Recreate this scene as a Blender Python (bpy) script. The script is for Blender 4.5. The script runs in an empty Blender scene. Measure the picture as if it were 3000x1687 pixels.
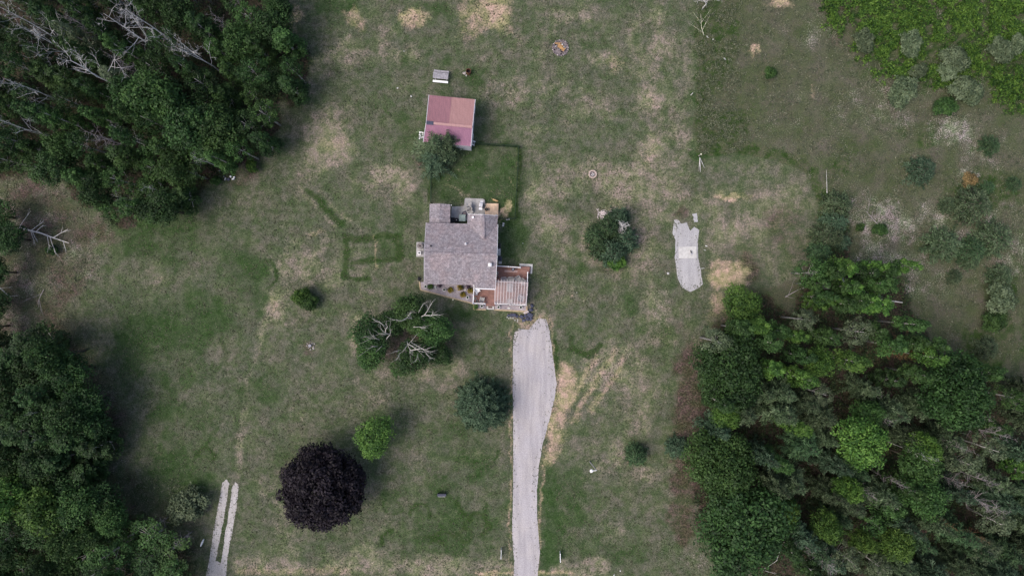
import bpy, math, random
import numpy as np
from mathutils import Vector, Matrix

# ------------------------------------------------------------------ camera, sky, sun, exposure
S = 24.0                                   # photo pixels (3000 wide) per metre on the ground
CAM_H = 1500.0 / S / 0.75                  # height of the drone
scene = bpy.context.scene
C = scene.collection
cam_d = bpy.data.cameras.new('camera'); cam = bpy.data.objects.new('camera', cam_d); C.objects.link(cam)
cam_d.sensor_width = 36; cam_d.lens = 24; cam_d.clip_start = 0.5; cam_d.clip_end = 6000
cam.location = (0, 0, CAM_H); cam.rotation_euler = (0, 0, 0)
scene.camera = cam

SUN_EL, SUN_AZ = 56.0, 247.0               # compass: sun stands in the west-south-west
w = bpy.data.worlds.new('World'); scene.world = w; w.use_nodes = True
wn = w.node_tree.nodes; wn.clear()
sky = wn.new('ShaderNodeTexSky'); sky.sky_type = 'NISHITA'; sky.sun_disc = False
sky.sun_elevation = math.radians(SUN_EL); sky.sun_rotation = math.radians(SUN_AZ)
sky.dust_density = 5.0; sky.air_density = 1.0; sky.ozone_density = 1.0
bg = wn.new('ShaderNodeBackground'); bg.inputs['Strength'].default_value = 0.15
wo = wn.new('ShaderNodeOutputWorld')
w.node_tree.links.new(sky.outputs[0], bg.inputs[0]); w.node_tree.links.new(bg.outputs[0], wo.inputs[0])
sl = bpy.data.lights.new('sun', 'SUN'); sl.energy = 0.98; sl.angle = math.radians(28); sl.color = (1.0, 0.95, 0.88)
so = bpy.data.objects.new('sun', sl); C.objects.link(so)
az, el = math.radians(SUN_AZ), math.radians(SUN_EL)
sdir = Vector((math.sin(az) * math.cos(el), math.cos(az) * math.cos(el), math.sin(el)))
so.rotation_euler = sdir.to_track_quat('Z', 'Y').to_euler()
vs = scene.view_settings
vs.view_transform = 'Standard'; vs.look = 'None'; vs.gamma = 1; vs.exposure = 0.42; vs.use_curve_mapping = False

R = math.radians
# ------------------------------------------------------------------ photo measurements -> metres
def W(px, py, z=0.0):
    """a point of the photo (3000 px wide) that lies at height z, in metres"""
    k = (CAM_H - z) / CAM_H / S
    return Vector(((px - 1500.0) * k, (843.5 - py) * k, z))
OV = 3000.0 / 2576.0
def ov(x, y, z=0.0): return W(x * OV, y * OV, z)

# ------------------------------------------------------------------ node helpers
def new_mat(name):
    m = bpy.data.materials.new(name); m.use_nodes = True
    nt = m.node_tree; nt.nodes.clear()
    out = nt.nodes.new('ShaderNodeOutputMaterial'); p = nt.nodes.new('ShaderNodeBsdfPrincipled')
    nt.links.new(p.outputs[0], out.inputs[0])
    return m, nt, p
def nd(nt, t, **kw):
    n = nt.nodes.new(t)
    for k, v in kw.items():
        if k in n.inputs.keys(): n.inputs[k].default_value = v
        else: setattr(n, k, v)
    return n
def mixc(nt, fac, a, b, blend='MIX'):
    n = nt.nodes.new('ShaderNodeMix'); n.data_type = 'RGBA'; n.blend_type = blend
    for sock, v in ((n.inputs[0], fac), (n.inputs[6], a), (n.inputs[7], b)):
        if isinstance(v, bpy.types.NodeSocket): nt.links.new(v, sock)
        elif isinstance(v, (tuple, list)): sock.default_value = (*v, 1) if len(v) == 3 else v
        else: sock.default_value = v
    return n.outputs[2]
def mth(nt, op, a, b=None, clamp=False):
    n = nt.nodes.new('ShaderNodeMath'); n.operation = op; n.use_clamp = clamp
    for i, v in enumerate((a, b)):
        if v is None: continue
        if isinstance(v, bpy.types.NodeSocket): nt.links.new(v, n.inputs[i])
        else: n.inputs[i].default_value = v
    return n.outputs[0]
def mapr(nt, v, a, b, c=0.0, d=1.0):
    n = nt.nodes.new('ShaderNodeMapRange'); n.interpolation_type = 'SMOOTHSTEP'
    nt.links.new(v, n.inputs[0])
    for i, x in zip((1, 2, 3, 4), (a, b, c, d)): n.inputs[i].default_value = x
    return n.outputs[0]
def noise(nt, scale, detail=4.0, rough=0.6, vec=None):
    n = nd(nt, 'ShaderNodeTexNoise', Scale=scale, Detail=detail, Roughness=rough)
    if vec is None: vec = nt.nodes.new('ShaderNodeTexCoord').outputs['Object']
    nt.links.new(vec, n.inputs['Vector'])
    return n.outputs['Fac']
def bump(nt, p, h, strength=0.4, dist=0.03):
    b = nd(nt, 'ShaderNodeBump', Strength=strength, Distance=dist)
    nt.links.new(h, b.inputs['Height']); nt.links.new(b.outputs[0], p.inputs['Normal'])

def simple(name, col, rough=0.7, var=0.25, scale=6.0, col2=None, metal=0.0, bmp=0.15, spec=0.3):
    m, nt, p = new_mat(name)
    f = noise(nt, scale, 5, 0.65)
    f = mapr(nt, f, 0.3, 0.7)
    c2 = col2 if col2 else tuple(min(1, c * (1 - var)) for c in col)
    c1 = col if col2 else tuple(min(1, c * (1 + var * 0.6)) for c in col)
    nt.links.new(mixc(nt, f, c1, c2), p.inputs['Base Color'])
    p.inputs['Roughness'].default_value = rough; p.inputs['Metallic'].default_value = metal
    p.inputs['Specular IOR Level'].default_value = spec
    if bmp: bump(nt, p, noise(nt, scale * 5, 3), bmp, 0.01)
    return m

def leafmat(name, dark, mid, light, transl=0.12, hue=0.006):
    m, nt, p = new_mat(name)
    at = nd(nt, 'ShaderNodeAttribute', attribute_name='tint')
    cr = nt.nodes.new('ShaderNodeValToRGB')
    e = cr.color_ramp.elements
    e[0].position = 0.12; e[0].color = (*dark, 1); e[1].position = 0.92; e[1].color = (*light, 1)
    k = e.new(0.5); k.color = (*mid, 1)
    nt.links.new(at.outputs['Fac'], cr.inputs[0])
    oi = nt.nodes.new('ShaderNodeObjectInfo')
    hs = nt.nodes.new('ShaderNodeHueSaturation')
    nt.links.new(mapr(nt, oi.outputs['Random'], 0, 1, 0.5 - hue, 0.5 + hue), hs.inputs['Hue'])
    nt.links.new(mapr(nt, oi.outputs['Random'], 0, 1, 0.82, 1.18), hs.inputs['Value'])
    nt.links.new(cr.outputs[0], hs.inputs['Color'])
    nt.links.new(hs.outputs[0], p.inputs['Base Color'])
    p.inputs['Roughness'].default_value = 0.62; p.inputs['Specular IOR Level'].default_value = 0.25
    if transl > 0:
        tr = nt.nodes.new('ShaderNodeBsdfTranslucent'); nt.links.new(hs.outputs[0], tr.inputs[0])
        mx = nt.nodes.new('ShaderNodeMixShader'); mx.inputs[0].default_value = transl
        nt.links.new(p.outputs[0], mx.inputs[1]); nt.links.new(tr.outputs[0], mx.inputs[2])
        out = [n for n in nt.nodes if n.type == 'OUTPUT_MATERIAL'][0]
        nt.links.new(mx.outputs[0], out.inputs[0])
    return m

# ------------------------------------------------------------------ mesh builder
class MB:
    def __init__(self): self.v = []; self.f = []
    def box(self, c, s, rz=0.0, rx=0.0, ry=0.0):
        M = Matrix.Translation(Vector(c)) @ Matrix.Rotation(rz, 4, 'Z') @ Matrix.Rotation(ry, 4, 'Y') @ Matrix.Rotation(rx, 4, 'X')
        b = len(self.v); hx, hy, hz = s[0] / 2, s[1] / 2, s[2] / 2
        for x, y, z in ((-1,-1,-1),(1,-1,-1),(1,1,-1),(-1,1,-1),(-1,-1,1),(1,-1,1),(1,1,1),(-1,1,1)):
            self.v.append(tuple(M @ Vector((x * hx, y * hy, z * hz))))
        for q in ((0,3,2,1),(4,5,6,7),(0,1,5,4),(1,2,6,5),(2,3,7,6),(3,0,4,7)): self.f.append(tuple(b + i for i in q))
        return self
    def bar(self, a, b, wd, ht):
        """a straight rectangular bar from a to b"""
        a, b = Vector(a), Vector(b); d = b - a; L = d.length
        return self.box((a + b) / 2, (L, wd, ht), math.atan2(d.y, d.x), 0, -math.asin(max(-1, min(1, d.z / L))))
    def tube(self, pts, rad, n=6, cap=True):
        pts = [Vector(p) for p in pts]; b0 = len(self.v); m = len(pts); rad = [float(r) for r in rad]
        up = Vector((0.13, 0.21, 0.97))
        for i, p in enumerate(pts):
            d = (pts[min(i + 1, m - 1)] - pts[max(i - 1, 0)])
            d = d.normalized() if d.length > 1e-6 else Vector((0, 0, 1))
            u = d.cross(up)
            if u.length < 0.05: u = d.cross(Vector((1, 0, 0)))
            u.normalize(); q = d.cross(u)
            for k in range(n):
                a = 2 * math.pi * k / n
                self.v.append(tuple(p + rad[i] * (math.cos(a) * u + math.sin(a) * q)))
        for i in range(m - 1):
            for k in range(n):
                k2 = (k + 1) % n
                self.f.append((b0 + i * n + k, b0 + i * n + k2, b0 + (i + 1) * n + k2, b0 + (i + 1) * n + k))
        if cap:
            self.f.append(tuple(b0 + k for k in range(n))[::-1]); self.f.append(tuple(b0 + (m - 1) * n + k for k in range(n)))
        return self
    def cyl(self, c, r, h, n=16, r2=None):
        c = Vector(c); return self.tube([c, c + Vector((0, 0, h))], [r, r if r2 is None else r2], n)
    def lathe(self, c, prof, n=20):
        c = Vector(c); b = len(self.v)
        for r, z in prof:
            for k in range(n):
                a = 2 * math.pi * k / n
                self.v.append((c.x + r * math.cos(a), c.y + r * math.sin(a), c.z + z))
        for i in range(len(prof) - 1):
            for k in range(n):
                k2 = (k + 1) % n
                self.f.append((b + i * n + k, b + i * n + k2, b + (i + 1) * n + k2, b + (i + 1) * n + k))
        return self
    def prism(self, poly, z0, z1):
        b = len(self.v); n = len(poly)
        ar = sum(poly[i][0] * poly[(i + 1) % n][1] - poly[(i + 1) % n][0] * poly[i][1] for i in range(n))
        if ar < 0: poly = poly[::-1]
        for p in poly: self.v.append((p[0], p[1], z0))
        for p in poly: self.v.append((p[0], p[1], z1))
        self.f.append(tuple(b + i for i in range(n))[::-1]); self.f.append(tuple(b + n + i for i in range(n)))
        for i in range(n):
            j = (i + 1) % n; self.f.append((b + i, b + j, b + n + j, b + n + i))
        return self
    def slab(self, quad, t):
        """a sloping sheet: quad (counter-clockwise from above) thickened downwards by t"""
        b = len(self.v); n = len(quad)
        for p in quad: self.v.append(tuple(p))
        for p in quad: self.v.append((p[0], p[1], p[2] - t))
        self.f.append(tuple(b + i for i in range(n))); self.f.append(tuple(b + n + i for i in range(n))[::-1])
        for i in range(n):
            j = (i + 1) % n; self.f.append((b + i, b + n + i, b + n + j, b + j))
        return self
    def rock(self, c, sx, sy, sz, rng, rz=None, rough=0.22):
        """an angular boulder"""
        c = Vector(c); rz = rng.uniform(0, 6.28) if rz is None else rz
        rings = [(0.75, 0.0), (1.0, 0.35), (0.88, 0.75), (0.45, 1.0)]; n = 7; b = len(self.v)
        jit = [1 + rng.uniform(-rough, rough) for _ in range(n)]
        for r, z in rings:
            for k in range(n):
                a = 2 * math.pi * k / n; q = r * jit[k] * (1 + rng.uniform(-.08, .08))
                x, y = q * math.cos(a) * sx / 2, q * math.sin(a) * sy / 2
                self.v.append((c.x + x * math.cos(rz) - y * math.sin(rz), c.y + x * math.sin(rz) + y * math.cos(rz), c.z + z * sz * (1 + rng.uniform(-.08, .08))))
        for i in range(3):
            for k in range(n):
                k2 = (k + 1) % n
                self.f.append((b + i * n + k, b + i * n + k2, b + (i + 1) * n + k2, b + (i + 1) * n + k))
        self.f.append(tuple(b + 3 * n + k for k in range(n))); self.f.append(tuple(b + k for k in range(n))[::-1])
        return self
    def build(self, name, mat, parent=None, smooth=False, bevel=0.0):
        off = Vector((0, 0, 0))
        p = parent
        while p is not None: off += p.location; p = p.parent
        me = bpy.data.meshes.new(name); me.from_pydata([(a - off.x, b - off.y, c - off.z) for a, b, c in self.v], [], self.f)
        me.materials.append(mat)
        if smooth: me.polygons.foreach_set('use_smooth', [True] * len(me.polygons))
        o = bpy.data.objects.new(name, me); C.objects.link(o)
        if parent is not None: o.parent = parent
        if bevel > 0:
            md = o.modifiers.new('bevel', 'BEVEL'); md.width = bevel; md.segments = 2; md.limit_method = 'ANGLE'
        return o
    def thing(self, name, mat, label, cat, group=None, smooth=False, bevel=0.0):
        """a thing that is one mesh: its origin is set at its base"""
        xs = [v[0] for v in self.v]; ys = [v[1] for v in self.v]; zs = [v[2] for v in self.v]
        off = Vector(((min(xs) + max(xs)) / 2, (min(ys) + max(ys)) / 2, min(zs)))
        self.v = [(a - off.x, b - off.y, c - off.z) for a, b, c in self.v]
        o = self.build(name, mat, None, smooth, bevel); o.location = off
        return tag(o, label, cat, group)
def tag(o, label=None, cat=None, group=None, kind=None):
    if label: o['label'] = label
    if cat: o['category'] = cat
    if group: o['group'] = group
    if kind: o['kind'] = kind
    return o
def empty(name, loc, label, cat, group=None):
    o = bpy.data.objects.new(name, None); C.objects.link(o); o.location = loc; o.empty_display_size = 0.3
    return tag(o, label, cat, group)

# fast meshes of many small faces
def quad_mesh(name, V, tint, mat, k=4):
    n = len(V) // k
    me = bpy.data.meshes.new(name)
    me.vertices.add(n * k); me.vertices.foreach_set('co', np.ascontiguousarray(V, dtype=np.float32).ravel())
    me.loops.add(n * k); me.loops.foreach_set('vertex_index', np.arange(n * k, dtype=np.int32))
    me.polygons.add(n); me.polygons.foreach_set('loop_start', np.arange(0, n * k, k, dtype=np.int32))
    me.polygons.foreach_set('loop_total', np.full(n, k, dtype=np.int32))
    a = me.attributes.new('tint', 'FLOAT', 'POINT'); a.data.foreach_set('value', np.repeat(tint.astype(np.float32), k))
    me.materials.append(mat); me.update(calc_edges=True); me.validate()
    return me
def norm(a): return a / np.maximum(np.linalg.norm(a, axis=1, keepdims=True), 1e-6)
def leaves(P, N, size, aspect, rs, D=None):
    """leaf-shaped quads at points P, facing N; D = the way the leaf points"""
    n = len(P)
    if D is None: D = rs.normal(size=(n, 3))
    T = norm(D - N * np.sum(D * N, axis=1, keepdims=True)); B = np.cross(N, T)
    L = size[:, None] if isinstance(size, np.ndarray) else np.full((n, 1), size)
    Wd = L * aspect
    fold = N * L * 0.10
    V = np.stack([P - T * L * .5, P + B * Wd * .5 + fold, P + T * L * .5, P - B * Wd * .5 + fold], axis=1)
    return V.reshape(-1, 3)

# ------------------------------------------------------------------ materials
M = {}
M['bark'] = simple('bark', (0.10, 0.085, 0.07), 0.9, 0.4, 7)
M['birch_bark'] = simple('birch_bark', (0.42, 0.40, 0.38), 0.8, 0.5, 5)
M['dead_wood'] = simple('dead_wood', (0.62, 0.60, 0.60), 0.85, 0.35, 4)
M['grey_wood'] = simple('grey_wood', (0.36, 0.32, 0.33), 0.85, 0.4, 5)
M['rust_wood'] = simple('rust_wood', (0.24, 0.13, 0.07), 0.85, 0.4, 5)
M['leaf_dark'] = leafmat('leaf_dark', (0.010, 0.026, 0.008), (0.022, 0.055, 0.015), (0.045, 0.10, 0.026))
M['leaf_mid'] = leafmat('leaf_mid', (0.016, 0.040, 0.010), (0.035, 0.082, 0.020), (0.070, 0.14, 0.036))
M['leaf_bright'] = leafmat('leaf_bright', (0.018, 0.052, 0.010), (0.056, 0.128, 0.022), (0.12, 0.22, 0.042))
M['leaf_lime'] = leafmat('leaf_lime', (0.022, 0.058, 0.010), (0.062, 0.130, 0.022), (0.12, 0.21, 0.040))
M['leaf_silver'] = leafmat('leaf_silver', (0.044, 0.066, 0.034), (0.086, 0.120, 0.062), (0.155, 0.195, 0.115))
M['leaf_copper'] = leafmat('leaf_copper', (0.006, 0.004, 0.007), (0.012, 0.008, 0.013), (0.020, 0.015, 0.023), 0.06, 0.01)
M['leaf_gold'] = leafmat('leaf_gold', (0.03, 0.04, 0.006), (0.16, 0.13, 0.012), (0.42, 0.31, 0.03), 0.15)
M['leaf_rust'] = leafmat('leaf_rust', (0.07, 0.055, 0.028), (0.16, 0.115, 0.050), (0.29, 0.20, 0.09), 0.15)
M['leaf_plum'] = leafmat('leaf_plum', (0.03, 0.02, 0.03), (0.075, 0.05, 0.075), (0.14, 0.10, 0.14), 0.1)
M['needle_pine'] = leafmat('needle_pine', (0.018, 0.034, 0.015), (0.052, 0.086, 0.040), (0.13, 0.18, 0.095), 0.1)
M['needle_spruce'] = leafmat('needle_spruce', (0.016, 0.037, 0.019), (0.042, 0.083, 0.045), (0.10, 0.162, 0.096), 0.08)
M['needle_dark'] = leafmat('needle_dark', (0.014, 0.036, 0.014), (0.040, 0.084, 0.036), (0.085, 0.15, 0.062), 0.08)
M['fern'] = leafmat('fern', (0.012, 0.040, 0.007), (0.052, 0.125, 0.016), (0.14, 0.25, 0.040), 0.2)
M['weed'] = leafmat('weed', (0.046, 0.060, 0.032), (0.080, 0.096, 0.054), (0.19, 0.19, 0.135), 0.15)
M['under'] = leafmat('under', (0.012, 0.024, 0.010), (0.028, 0.050, 0.018), (0.06, 0.09, 0.03), 0.15)
M['white'] = simple('white_vinyl', (0.80, 0.80, 0.83), 0.45, 0.06, 8)
M['concrete'] = simple('concrete', (0.36, 0.35, 0.35), 0.9, 0.25, 2.2)
M['pale_concrete'] = simple('pale_concrete', (0.53, 0.52, 0.51), 0.9, 0.16, 3)
M['stone'] = simple('stone', (0.38, 0.35, 0.34), 0.9, 0.45, 9)
M['slate'] = simple('slate', (0.055, 0.06, 0.10), 0.6, 0.4, 5)
M['paver'] = simple('paver', (0.50, 0.40, 0.36), 0.9, 0.25, 6)
M['ash'] = simple('ash', (0.20, 0.17, 0.18), 0.95, 0.7, 9)
M['char'] = simple('char', (0.025, 0.022, 0.028), 0.9, 0.5, 10)
M['black'] = simple('black_metal', (0.018, 0.018, 0.024), 0.5, 0.3, 8)
M['steel'] = simple('steel', (0.55, 0.55, 0.58), 0.35, 0.15, 6, metal=0.6)
M['grey_plastic'] = simple('grey_plastic', (0.34, 0.34, 0.36), 0.6, 0.15, 5)
M['rust'] = simple('rust', (0.14, 0.065, 0.04), 0.8, 0.6, 12)
M['orange_wood'] = simple('orange_wood', (0.42, 0.25, 0.11), 0.75, 0.4, 8)
M['pine_timber'] = simple('pine_timber', (0.42, 0.33, 0.22), 0.85, 0.35, 5)
M['weathered'] = simple('weathered_boards', (0.30, 0.29, 0.32), 0.85, 0.35, 6)
M['pot'] = simple('white_pot', (0.66, 0.67, 0.66), 0.6, 0.12, 6)
M['soil'] = simple('soil', (0.06, 0.065, 0.06), 0.95, 0.5, 14)
M['brown_cushion'] = simple('brown_cushion', (0.035, 0.015, 0.015), 0.8, 0.3, 9)
M['mat_brown'] = simple('door_mat', (0.17, 0.105, 0.09), 0.95, 0.5, 18)
M['pink_rug'] = simple('pink_rug', (0.40, 0.29, 0.28), 0.95, 0.25, 14)
M['glass_top'] = simple('glass_top', (0.24, 0.31, 0.29), 0.12, 0.15, 3, bmp=0, spec=0.6)
M['canvas'] = simple('canvas', (0.38, 0.37, 0.37), 0.9, 0.2, 9)
M['dog_fur'] = simple('dog_fur', (0.50, 0.34, 0.17), 0.9, 0.35, 9)
M['wire_green'] = simple('wire_green', (0.012, 0.035, 0.016), 0.6, 0.3, 5)
M['siding'] = simple('siding', (0.52, 0.51, 0.56), 0.6, 0.1, 3)
M['window'] = simple('window_glass', (0.04, 0.05, 0.06), 0.08, 0.2, 3, bmp=0, spec=0.6)
M['cream'] = simple('cream', (0.66, 0.64, 0.50), 0.6, 0.1, 6)
M['pergola'] = simple('pergola_timber', (0.61, 0.54, 0.55), 0.75, 0.2, 6)

def shingles(name, ang, swap, base=(0.262, 0.246, 0.266)):
    m, nt, p = new_mat(name)
    tc = nt.nodes.new('ShaderNodeTexCoord')
    mp = nd(nt, 'ShaderNodeMapping'); mp.inputs['Rotation'].default_value = (0, 0, -ang + (math.pi / 2 if swap else 0))
    nt.links.new(tc.outputs['Object'], mp.inputs['Vector'])
    br = nd(nt, 'ShaderNodeTexBrick', Scale=1.0); br.inputs['Brick Width'].default_value = 0.24; br.inputs['Row Height'].default_value = 0.15
    br.inputs['Mortar Size'].default_value = 0.012; br.inputs['Bias'].default_value = 0.0; br.offset_frequency = 2; br.offset = 0.37
    k = lambda s: tuple(c * s for c in base) + (1,)
    br.inputs['Color1'].default_value = k(1.22); br.inputs['Color2'].default_value = k(0.84); br.inputs['Mortar'].default_value = k(0.55)
    nt.links.new(mp.outputs[0], br.inputs['Vector'])
    wn_ = nd(nt, 'ShaderNodeTexVoronoi', Scale=5.5); nt.links.new(mp.outputs[0], wn_.inputs['Vector'])
    sx_ = nt.nodes.new('ShaderNodeSeparateColor'); nt.links.new(wn_.outputs['Color'], sx_.inputs[0])
    c = mixc(nt, 1.0, br.outputs['Color'], mixc(nt, sx_.outputs[0], (0.80, 0.79, 0.81), (1.18, 1.17, 1.17)), 'MULTIPLY')
    f2 = noise(nt, 0.7, 4)
    c = mixc(nt, mapr(nt, f2, 0.35, 0.7), c, mixc(nt, 1.0, c, (1.12, 1.02, 0.98), 'MULTIPLY'))
    f3 = noise(nt, 9, 4)
    c = mixc(nt, 1.0, c, mixc(nt, mapr(nt, f3, 0.3, 0.7), (0.72, 0.72, 0.74), (1.25, 1.22, 1.22)), 'MULTIPLY')
    nt.links.new(c, p.inputs['Base Color']); p.inputs['Roughness'].default_value = 0.9; p.inputs['Specular IOR Level'].default_value = 0.2
    bump(nt, p, br.outputs['Fac'], -0.5, 0.01)
    return m
def boards(name, ang, width, c1, c2, gap=(0.05, 0.035, 0.03), rough=0.75):
    m, nt, p = new_mat(name)
    tc = nt.nodes.new('ShaderNodeTexCoord'); mp = nd(nt, 'ShaderNodeMapping'); mp.inputs['Rotation'].default_value = (0, 0, -ang)
    nt.links.new(tc.outputs['Object'], mp.inputs['Vector'])
    br = nd(nt, 'ShaderNodeTexBrick', Scale=1.0); br.inputs['Brick Width'].default_value = 3.4; br.inputs['Row Height'].default_value = width
    br.inputs['Mortar Size'].default_value = 0.006; br.inputs['Color1'].default_value = (*c1, 1); br.inputs['Color2'].default_value = (*c2, 1); br.inputs['Mortar'].default_value = (*gap, 1)
    nt.links.new(mp.outputs[0], br.inputs['Vector'])
    f = noise(nt, 2.0, 5)
    c = mixc(nt, 1.0, br.outputs['Color'], mixc(nt, mapr(nt, f, 0.3, 0.7), (0.78, 0.78, 0.8), (1.2, 1.18, 1.16)), 'MULTIPLY')
    nt.links.new(c, p.inputs['Base Color']); p.inputs['Roughness'].default_value = rough
    bump(nt, p, br.outputs['Fac'], -0.4, 0.01)
    return m
HA = R(-1.4)                               # how far the house is turned
SA = R(-5.3)                               # how far the shed is turned
M['roof_ew'] = shingles('shingles_main', HA, False)
M['roof_ns'] = shingles('shingles_wing', HA, True)
M['deck_brown'] = boards('deck_boards', HA, 0.14, (0.225, 0.112, 0.090), (0.265, 0.140, 0.115))
M['deck_new'] = boards('new_deck_boards', HA, 0.14, (0.56, 0.40, 0.28), (0.62, 0.46, 0.33), (0.28, 0.19, 0.13))
def metal_sheet(name, col, col2):
    m, nt, p = new_mat(name)
    tc = nt.nodes.new('ShaderNodeTexCoord')
    mp = nd(nt, 'ShaderNodeMapping'); mp.inputs['Rotation'].default_value = (0, 0, -SA); mp.inputs['Scale'].default_value = (6, 0.6, 1)
    nt.links.new(tc.outputs['Object'], mp.inputs['Vector'])
    f = noise(nt, 1.3, 5, 0.7, mp.outputs[0]); g = noise(nt, 14, 4)
    c = mixc(nt, mapr(nt, f, 0.3, 0.7), col, col2)
    c = mixc(nt, 1.0, c, mixc(nt, mapr(nt, g, 0.3, 0.7), (0.85, 0.85, 0.87), (1.12, 1.1, 1.1)), 'MULTIPLY')
    nt.links.new(c, p.inputs['Base Color']); p.inputs['Roughness'].default_value = 0.55; p.inputs['Specular IOR Level'].default_value = 0.35
    return m
M['roof_mauve'] = metal_sheet('roof_sheet_mauve', (0.35, 0.18, 0.205), (0.27, 0.14, 0.165))
M['roof_salmon'] = metal_sheet('roof_sheet_salmon', (0.43, 0.255, 0.245), (0.36, 0.205, 0.20))
M['roof_purple'] = metal_sheet('roof_sheet_purple', (0.33, 0.16, 0.23), (0.26, 0.13, 0.20))

def gravel(name, c1, c2, c3, grassy, edge=(0.33, 0.29, 0.24)):
    m, nt, p = new_mat(name)
    tc = nt.nodes.new('ShaderNodeTexCoord')
    mp = nd(nt, 'ShaderNodeMapping'); mp.inputs['Scale'].default_value = (1, 0.12, 1); nt.links.new(tc.outputs['Object'], mp.inputs['Vector'])
    f = noise(nt, 0.35, 5); g = noise(nt, 12, 4, 0.7); st = noise(nt, 1.4, 4, 0.6, mp.outputs[0])
    c = mixc(nt, mapr(nt, f, 0.35, 0.65), c1, c2)
    c = mixc(nt, mapr(nt, st, 0.38, 0.66, 0, 0.55), c, tuple(x * 0.66 for x in c1))
    c = mixc(nt, mapr(nt, g, 0.45, 0.75, 0, 0.6), c, c3)
    h = noise(nt, 9, 4, 0.85)
    c = mixc(nt, 1.0, c, mixc(nt, mapr(nt, h, 0.3, 0.7), (0.70, 0.70, 0.70), (1.28, 1.27, 1.26)), 'MULTIPLY')
    h2 = noise(nt, 1.9, 5, 0.7)
    c = mixc(nt, mapr(nt, h2, 0.56, 0.72, 0, 0.4), c, tuple(x * 0.7 for x in c3))
    if grassy > 0:
        q = noise(nt, 3.2, 5, 0.75)
        c = mixc(nt, mapr(nt, q, 0.66 - grassy * 0.14, 0.72 - grassy * 0.12, 0, 0.85), c, (0.075, 0.085, 0.055))
    nt.links.new(c, p.inputs['Base Color']); p.inputs['Roughness'].default_value = 0.95; p.inputs['Specular IOR Level'].default_value = 0.1
    bump(nt, p, h, 0.5, 0.02)
    return m
M['driveway'] = gravel('driveway_millings', (0.415, 0.395, 0.425), (0.45, 0.42, 0.425), (0.35, 0.33, 0.345), 0.0)
M['track'] = gravel('white_gravel', (0.48, 0.46, 0.47), (0.40, 0.38, 0.37), (0.28, 0.27, 0.27), 0.75)
M['pad_gravel'] = gravel('pad_gravel', (0.41, 0.405, 0.43), (0.45, 0.44, 0.455), (0.33, 0.325, 0.34), 0.42)
M['bed_stone'] = gravel('bed_stone', (0.34, 0.30, 0.34), (0.42, 0.37, 0.38), (0.16, 0.14, 0.17), 0.15)

# ------------------------------------------------------------------ the ground: one sheet, patches of growth and some painted shade as attributes
def lattice_noise(X, Y, scale, seed):
    rs = np.random.RandomState(seed); n = 256; tab = rs.rand(n, n)
    x, y = X * scale + 1000.0, Y * scale + 1000.0
    xi, yi = np.floor(x).astype(int), np.floor(y).astype(int); fx, fy = x - xi, y - yi
    fx, fy = fx * fx * (3 - 2 * fx), fy * fy * (3 - 2 * fy)
    a = tab[xi % n, yi % n]; b = tab[(xi + 1) % n, yi % n]; c = tab[xi % n, (yi + 1) % n]; d = tab[(xi + 1) % n, (yi + 1) % n]
    return (a * (1 - fx) + b * fx) * (1 - fy) + (c * (1 - fx) + d * fx) * fy
def fbm(X, Y, scale, seed, octv=5, gain=0.55):
    t = 0; amp = 1; tot = 0
    for i in range(octv):
        t = t + amp * lattice_noise(X, Y, scale * 2 ** i, seed + i); tot += amp; amp *= gain
    return t / tot
def sstep(a, b, x):
    t = np.clip((x - a) / (b - a), 0, 1); return t * t * (3 - 2 * t)
fine_x = np.arange(-69, 69.01, 0.24); fine_y = np.arange(-41, 41.01, 0.24)
far = np.array([72, 78, 90, 110, 150, 220, 340, 520, 800, 1300, 2000.0])
gx = np.concatenate([-far[::-1], fine_x, far]); far_y = far[:] - 28
far_y[0] = 44; far_y[1] = 48
gy = np.concatenate([-far_y[::-1], fine_y, far_y])
GX, GY = np.meshgrid(gx, gy)                # rows = y
wx = (fbm(GX, GY, 0.45, 11) - .5) * 3.2 + (fbm(GX, GY, 1.6, 21) - .5) * 1.3
wy = (fbm(GX, GY, 0.45, 31) - .5) * 3.2 + (fbm(GX, GY, 1.6, 41) - .5) * 1.3
# overview-photo coordinates of the warped and of the unwarped grid
UX, UY = ((GX + wx) * S + 1500) / OV, (843.5 - (GY + wy) * S) / OV
PX, PY = (GX * S + 1500) / OV, (843.5 - GY * S) / OV
wx2, wy2 = wx * 0.42, wy * 0.42
QX, QY = ((GX + wx2) * S + 1500) / OV, (843.5 - (GY + wy2) * S) / OV
CH = {k: np.zeros_like(GX) for k in ('lush_and_shade', 'dry', 'sand', 'litter', 'wild', 'pale', 'ring', 'wood')}
def coords(sharp): return (QX, QY) if sharp else (UX, UY)
def put(ch, m, val):
    CH[ch] = np.maximum(CH[ch], m * val) if val > 0 else CH[ch] * (1 + val * m)
def ell(ch, cx, cy, rx, ry, val, rot=0, soft=0.55, sharp=False):
    X, Y = coords(sharp); a = R(rot); dx, dy = X - cx, Y - cy
    u, v = dx * math.cos(a) + dy * math.sin(a), -dx * math.sin(a) + dy * math.cos(a)
    d = np.sqrt((u / rx) ** 2 + (v / ry) ** 2)
    put(ch, 1 - sstep(1 - soft, 1 + soft, d), val)
def dist_line(X, Y, pts):
    best = np.full_like(X, 1e9)
    for (x0, y0), (x1, y1) in zip(pts[:-1], pts[1:]):
        dx, dy = x1 - x0, y1 - y0; L2 = dx * dx + dy * dy + 1e-9
        t = np.clip(((X - x0) * dx + (Y - y0) * dy) / L2, 0, 1)
        best = np.minimum(best, np.hypot(X - x0 - t * dx, Y - y0 - t * dy))
    return best
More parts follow.
